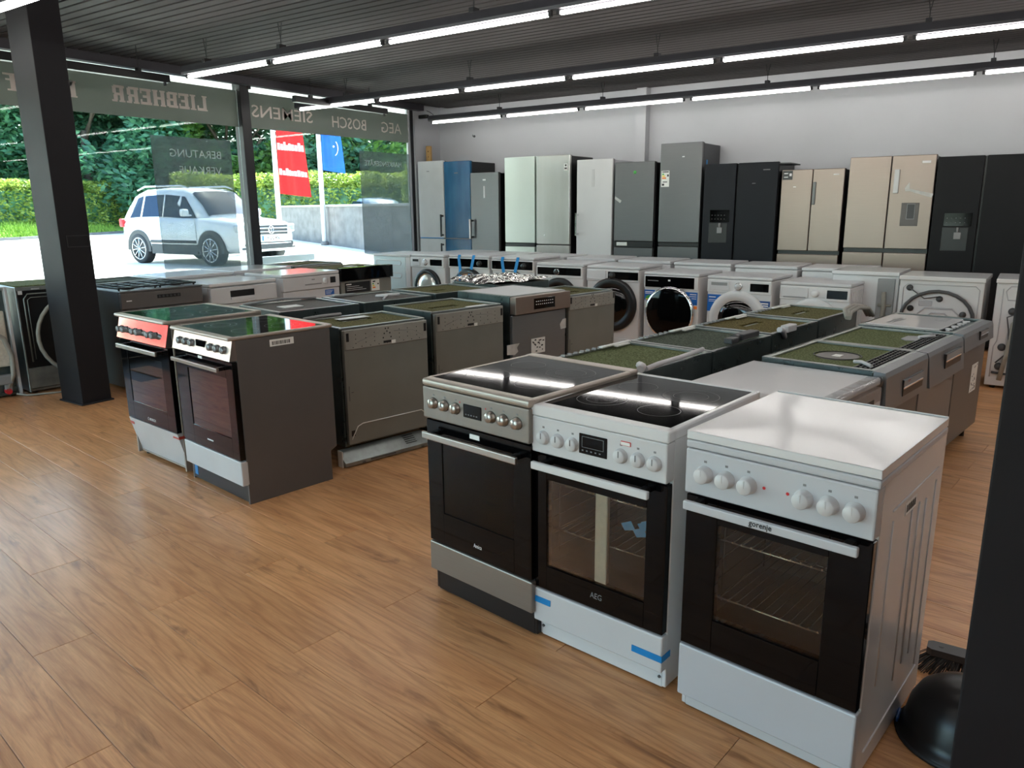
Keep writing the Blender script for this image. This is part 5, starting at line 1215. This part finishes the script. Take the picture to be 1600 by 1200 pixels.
def hedge(name, label, pts, base, top, n, seed, width=1.5, m=None, feath=.35):
    rnd0 = random.Random(seed); seg = [(Vector(a), Vector(b_)) for a, b_ in zip(pts, pts[1:])]; Ls = [(b_-a).length for a, b_ in seg]
    def sh(rnd):
        k = rnd.choices(range(len(seg)), Ls)[0]; a, b_ = seg[k]; p = a.lerp(b_, rnd.random()); nn = Vector((b_-a)).normalized(); nn = Vector((-nn.y, nn.x))
        q = rnd.uniform(-1, 1); wob = .25*mnoise.noise(Vector((p.x*.8, p.y*.8, 0)))
        z = base+(top+wob-base)*rnd.random()
        if rnd.random() < .35: z = top+wob - feath*.4 + feath*rnd.random()
        p = p + nn*(width/2*q*(1 if abs(q) > .3 else 2)); return (p.x, p.y, z)
    me = leaves(n, sh, .1, seed); me.materials.append(m or leafhedge)
    t = thing(name, label, 'hedge', (0, 0, 0))
    o = bpy.data.objects.new('foliage', me); COL.objects.link(o); o.parent = t; o['kind'] = 'stuff'
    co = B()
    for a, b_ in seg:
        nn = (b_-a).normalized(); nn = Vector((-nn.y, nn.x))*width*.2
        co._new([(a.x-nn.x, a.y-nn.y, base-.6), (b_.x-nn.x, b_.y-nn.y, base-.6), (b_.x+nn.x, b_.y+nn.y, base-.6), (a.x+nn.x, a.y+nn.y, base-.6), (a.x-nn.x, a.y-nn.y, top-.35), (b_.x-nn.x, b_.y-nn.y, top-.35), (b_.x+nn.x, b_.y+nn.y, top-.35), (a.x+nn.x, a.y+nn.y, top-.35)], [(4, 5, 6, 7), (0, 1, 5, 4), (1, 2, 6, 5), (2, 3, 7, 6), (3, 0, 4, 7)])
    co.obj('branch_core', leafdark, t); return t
hedge('clipped_hedge', 'bright green clipped hedge along the verge left of the white car', [(-38.6, 4), (-41.3, 17.3), (-46, 26.5), (-50, 34)], .7, 2.85, 46000, 5)
hedge('clipped_hedge', 'yellow-green hedge behind the concrete wall and the flag poles', [(-37.5, 24), (-32.5, 27.5), (-25, 32.5), (-18, 37)], .6, 2.95, 34000, 6, feath=.7)
bs = thing('bush', 'bright yellow-green bush at the right edge of the window beyond the parked car', 'bush', (-20.4, 24.2, GZ), 0)
bsm = leaves(5000, lambda rnd: tuple(Vector((rnd.gauss(0, 1), rnd.gauss(0, 1), rnd.gauss(0, 1))).normalized()*(1.0*rnd.random()**.35)*1.1 + Vector((0, 0, 1.5))), .09, 8); bsm.materials.append(leafhedge)
o = bpy.data.objects.new('foliage', bsm); COL.objects.link(o); o.parent = bs; o['kind'] = 'stuff'; o.scale = (1, 1, 1.5); o.location.z = -.3
B().cyl((0, 0, -.1), (0, 0, 1.4), .06, 8).tube([(0, 0, .6), (.4, .2, 1.5)], .03, 6).tube([(0, 0, .5), (-.4, -.1, 1.6)], .03, 6).obj('stem', bark, bs)

cw = thing('concrete_wall', 'low weathered concrete wall behind the flag poles', 'wall', (-27.2, 22.3, GZ), math.degrees(math.atan2(-5.5, 10.4)))
for i in range(6): B().box(i*2.9+.008, i*2.9+2.892, -.02, .18, 0, 1.30-.006*i, .006, 1).obj('wall_panel', concrete, cw)
for i in range(6): B().box(i*2.9+.003, i*2.9+2.897, -.06, .22, 1.30-.006*i, 1.37-.006*i, .008, 1).obj('coping_stone', coping, cw)
def flag(label, x, y, m, z0, z1, w, prints, plabel, yaw=34.2):
    p = thing('flag_pole', plabel, 'pole', (x, y, GZ))
    B().cyl((0, 0, 0), (0, 0, 6.2), .085, 18, .06).lathe((0, 0, 6.2), [(.06, 0), (.09, .03), (.09, .08), (0, .14)], 16, 'z').obj('shaft', polem, p); B().cyl((0, 0, -.02), (0, 0, .12), .13, 18).obj('base_socket', concrete, p)
    t = thing('banner_flag', label, 'flag', (x, y, 0), yaw)
    def f(off=0.0, ua=0, ub=1, za=z0, zb=z1):
        def g(u, v):
            uu = ua+(ub-ua)*u; z = za+(zb-za)*v; vv = (z-z0)/(z1-z0)
            xx = .1+uu*w*(1-.18*vv)+.16*(1-vv)*uu; zz = z-.12*uu*(1-vv)
            return (xx, .07*math.sin(uu*7+vv*2.2)*(.3+uu)-.03*math.sin(uu*13+1)-off, zz)
        return g
    B().grid(f(), 18, 20).grid(f(.004), 18, 20).obj('cloth', m, t)
    for pr in prints:
        b = B(); random.seed(int(pr[2]*100))
        n = 9
        for i in range(n):
            ua = pr[0]+(pr[1]-pr[0])*i/n; ub = ua+(pr[1]-pr[0])/n*.86; h = (.6+.4*random.random())
            b.grid(f(.010, ua, ub, pr[2], pr[2]+(pr[3]-pr[2])*h), 4, 2); b.grid(f(-.008, ua, ub, pr[2], pr[2]+(pr[3]-pr[2])*h), 4, 2)
        b.obj('printed_lettering', flagtxt, t)
    return t
flag('red hanging banner with two rows of white print, on the left pole', -19.94, 16.27, flagred, 2.0, 5.6, .8, [(.02, .98, 3.33, 3.58), (.02, .98, 2.58, 2.80)], 'white flag pole carrying the red banner')
fbt = flag('blue hanging banner with a pale arc, on the right pole', -20.26, 18.4, flagblue, 2.8, 5.8, .58, [], 'white flag pole carrying the blue banner')
ar = B(); ar.tube([(.5+.16*math.cos(a), -.10, 3.5+.26*math.sin(a)) for a in [i*.3-1.2 for i in range(8)]], .014, 5); ar.lathe((.52, -.1, 3.55), [(.035, 0), (0, -.004)], 12); ar.obj('printed_emblem', flagtxt, fbt)

flag('red banner outside the left part of the window, mirrored in the cooker panels', -16.3, -2.9, flagred, 1.25, 4.6, 1.75, [], 'white flag pole outside the left part of the window, out of view', 88)
# white SUV
car = thing('car', 'white estate car parked outside the window', 'car', (-16.18, 11.08, GZ), 3.4)
st = [(-2.1, .70, .46, .92), (-2.04, .80, .36, 1.0), (-1.8, .87, .30, 1.05), (-1.3, .895, .26, 1.07), (0, .905, .24, 1.06), (.8, .905, .24, 1.05), (1.0, .90, .25, 1.05), (1.35, .885, .27, 1.02), (1.75, .85, .28, .96), (1.98, .77, .30, .90), (2.08, .66, .34, .80), (2.12, .5, .42, .68)]
def sec(x, w, zb, zt): return [(x, -w*.0, zb), (x, -w*.9, zb), (x, -w*.985, zb+.1), (x, -w, zb+.3), (x, -w*.985, zt-.12), (x, -w*.93, zt-.02), (x, -w*.6, zt+.01), (x, 0, zt+.02), (x, w*.6, zt+.01), (x, w*.93, zt-.02), (x, w*.985, zt-.12), (x, w, zb+.3), (x, w*.985, zb+.1), (x, w*.9, zb)]
def loft(b, rings):
    vr = [[b.bm.verts.new(p) for p in r] for r in rings]; n = len(rings[0])
    for A, C in zip(vr, vr[1:]):
        for k in range(n):
            f = b.bm.faces.new((A[k], A[(k+1) % n], C[(k+1) % n], C[k])); f.smooth = True
    for r in (vr[0], vr[-1]): b.bm.faces.new(r)
    bmesh.ops.recalc_face_normals(b.bm, faces=b.bm.faces[:]); return b
body = loft(B(), [sec(*s_) for s_ in st]).obj('body', carpaint, car)
gst = [(-2.0, .80, .70, 1.12), (-1.86, .81, .66, 1.40), (-1.66, .82, .64, 1.60), (-1.3, .83, .655, 1.69), (-.5, .84, .665, 1.72), (.1, .84, .66, 1.69), (.34, .84, .65, 1.62), (.7, .84, .68, 1.35), (1.02, .84, .76, 1.07)]
loft(B(), [[(x, -wb, .98), (x, -wr, z-.07), (x, -wr*.84, z), (x, 0, z+.025), (x, wr*.84, z), (x, wr, z-.07), (x, wb, .98)] for x, wb, wr, z in gst]).obj('cabin', carpaint, car)
def gs(x):
    for a, b_ in zip(gst, gst[1:]):
        if a[0] <= x <= b_[0]: k = (x-a[0])/(b_[0]-a[0]); return [a[i]+(b_[i]-a[i])*k for i in range(1, 4)]
def side(x, t, s_):
    wb, wr, z = gs(x); zz = .98+(z-.07-.98)*t; return (x, s_*(wb+(wr-wb)*t+.008), zz)
for s_ in (-1, 1):
    for xa, xb, xc, xd in ((-1.72, -1.32, -1.28, -1.5), (-1.24, -.5, -.5, -1.2), (-.44, .72, .22, -.44)):
        B()._new([side(xa, .14, s_), side(xb, .14, s_), side(xc if xc < xb else xb, .88, s_), side(xd, .88, s_)], [(0, 1, 2, 3)]) 
        b = B(); P4 = [side(xa, .14, s_), side(xb, .14, s_), side(xc, .88, s_), side(xd, .88, s_)]; b._new(P4 + [(p[0], p[1]-s_*.02, p[2]) for p in P4], [(0, 1, 2, 3), (4, 5, 6, 7), (0, 1, 5, 4), (1, 2, 6, 5), (2, 3, 7, 6), (3, 0, 4, 7)]); b.obj('side_window', carglass, car)
ws = B(); wr_ = []
for x in (.37, .53, .7, .86, 1.0):
    wb, wr, z = gs(x); wr_.append([(x+.012, f*wr, z+dz+.018) for f, dz in ((-.93, -.035), (-.82, .0), (-.4, .015), (0, .026), (.4, .015), (.82, .0), (.93, -.035))])
ws.grid(lambda u, v: wr_[round(u*4)][round(v*6)], 4, 6); ws.obj('windscreen', carglass, car)
for s_ in (-1, 1):
    B().tube([(-1.6, s_*.6, 1.68), (-1.3, s_*.61, 1.76), (0, s_*.61, 1.755), (.25, s_*.6, 1.70)], .02, 6).obj('roof_rail', alloy, car)
    mr = B().box(.5, .66, s_*.93, s_*1.10, 1.08, 1.24, .05, 3).box(.52, .6, s_*.84, s_*.96, 1.08, 1.12, .01); mr.obj('wing_mirror', carpaint, car)
    for wx in (-1.32, 1.22):
        arch = B(); arch.prism([(wx+.44*math.cos(R(a)), .34+.44*math.sin(R(a))) for a in range(-8, 189, 12)], 'y', s_*.80, s_*.915); arch.obj('wheel_arch', plastdark, car)
        wl = B().lathe((wx, s_*.80, .345), [(.18, s_*.10), (.25, s_*.125), (.33, s_*.13), (.345, s_*.10), (.345, -s_*.08), (.30, -s_*.1)], 36)
        wo_ = wl.obj('wheel', tyre, car)
        B().lathe((wx, s_*.80, .345), [(.255, s_*.126), (.235, s_*.12), (.225, s_*.06), (0, s_*.05)], 32).obj('rim_dish', plastdark, wo_)
        sp = B().lathe((wx, s_*.80, .345), [(.26, s_*.122), (.255, s_*.133), (.238, s_*.128)], 36).lathe((wx, s_*.80, .345), [(.05, s_*.10), (.045, s_*.13), (0, s_*.132)], 18)
        for k in range(10):
            a = R(k*36+8); c, q = math.cos(a), math.sin(a); sp.tube([(wx+.04*c, s_*.925, .345+.04*q), (wx+.245*c, s_*.927, .345+.245*q)], .014, 5)
        sp.obj('alloy_spokes', alloy, wo_)
    B().tube([(-.85, s_*.905, .52), (.75, s_*.912, .52)], .035, 6).box(-.85, .78, s_*.86, s_*.915, .24, .46, .01).obj('door_sill', plastdark, car)
    B().box(-1.0, -.82, s_*.905, s_*.93, .90, .93, .008).box(-.15, .03, s_*.905, s_*.93, .90, .93, .008).obj('door_handle', carpaint, car)
    B().box(-2.09, -1.96, s_*.70, s_*.865, .84, 1.03, .03, 3).obj('tail_lamp', ink_red, car)
    B().box(1.86, 2.055, s_*.50, s_*.80, .72, .90, .04, 3).obj('headlamp', lampglass, car)
    B().cyl((2.0, s_*.62, .46), (2.09, s_*.62, .46), .06, 14).box(2.02, 2.09, s_*.5, s_*.74, .36, .40, .01).obj('fog_lamp', plastdark, car)
    B().tube([(-.47, s_*.913, .5), (-.47, s_*.912, 1.0)], .004, 4).tube([(.78, s_*.912, .55), (.76, s_*.905, 1.02)], .004, 4).obj('door_gap', plastdark, car)
g = B().box(2.0, 2.132, -.5, .5, .67, .88, .02, 3).obj('grille', plastdark, car)
B().box(2.12, 2.14, -.48, .48, .80, .825, .004).box(2.12, 2.14, -.48, .48, .725, .745, .004).obj('grille_bar', chrome, car)
e_ = B().lathe((2.138, 0, .775), [(.082, 0), (.088, .008), (.075, .008)], 30, 'x')
e_.tube([(2.146, -.04, .84), (2.146, -.012, .79), (2.146, .0, .785), (2.146, .012, .79), (2.146, .04, .84)], .007, 5)
e_.tube([(2.146, -.065, .80), (2.146, -.035, .715), (2.146, 0, .77), (2.146, .035, .715), (2.146, .065, .80)], .007, 5)
e_.obj('round_emblem', chrome, car)
pl = B().box(2.10, 2.135, -.27, .27, .53, .655, .006).obj('number_plate', ink_white, car)
B().box(2.134, 2.137, -.265, -.215, .535, .65).obj('blue_band', sticker_blue, pl)
text('OF:QQ 456', pl, 'lettering', ink, (2.1355, .03, .592), (0, 1, 0), (0, 0, 1), .42, .09, .03)
B().box(2.02, 2.125, -.62, .62, .36, .47, .01).box(2.03, 2.128, -.6, .6, .49, .515, .006).obj('lower_grille', plastdark, car)
# second car behind the wall
c2_ = thing('car', 'grey-blue car half hidden behind the concrete wall', 'car', (-21.6, 22.2, GZ), 152)
loft(B(), [sec(*s_) for s_ in st]).obj('body', bluecar, c2_)
loft(B(), [[(x, -wb, .98), (x, -wr, z-.07), (x, -wr*.84, z), (x, 0, z+.025), (x, wr*.84, z), (x, wr, z-.07), (x, wb, .98)] for x, wb, wr, z in [(-1.9, .8, .66, 1.1), (-1.3, .82, .62, 1.5), (-.6, .84, .63, 1.62), (.0, .84, .63, 1.60), (.6, .84, .66, 1.35), (1.1, .84, .76, 1.05)]]).obj('cabin', bluecar, c2_)
for s_ in (-1, 1):
    B().prism([(-1.45, 1.1), (.75, 1.1), (.0, 1.5), (-1.0, 1.48)], 'y', s_*.70, s_*.79).obj('side_window', carglass, c2_)
    for wx in (-1.32, 1.22): B().lathe((wx, s_*.80, .345), [(.0, s_*.1), (.2, s_*.12), (.33, s_*.11), (.345, s_*.08), (.345, -s_*.1), (.2, -s_*.1)], 28).obj('wheel', tyre, c2_)
B()._new([(.1, -.55, 1.60), (.1, .55, 1.60), (1.05, .7, 1.10), (1.05, -.7, 1.10)], [(0, 1, 2, 3)])
# low barrier outside the glass
rl = thing('low_barrier', 'low white metal barrier outside the glass below the car number plate', 'barrier', (-9.5, 8.0, GZ), 90)
B().box(-.75, .36, -.04, .04, .42, .52, .008).obj('rail', polem, rl)
for x in (-.6, .22): B().box(x-.035, x+.035, -.03, .03, 0, .42, .006).obj('post', polem, rl)
# canopy soffit above the pavement
cn = thing('canopy', 'white slatted canopy soffit outside above the shop window', 'canopy', (-9.75, 2.5, 3.04))
B().box(-1.6, 1.55, -8.5, 9.0, .03, .25).obj('deck', coping, cn); B().box(-1.68, -1.6, -8.5, 9.0, -.06, .3, .01).obj('fascia', polem, cn)
sf = B().box(-1.6, 1.55, -.062, .062, 0, .02, .004, 1); sfm = bpy.data.meshes.new('soffit_slat'); sf.bm.to_mesh(sfm); sf.bm.free(); sfm.materials.append(soffit)
y = -8.4
while y < 8.95:
    o = bpy.data.objects.new('soffit_slat', sfm); COL.objects.link(o); o.parent = cn; o.location = (0, y, 0); y += .14
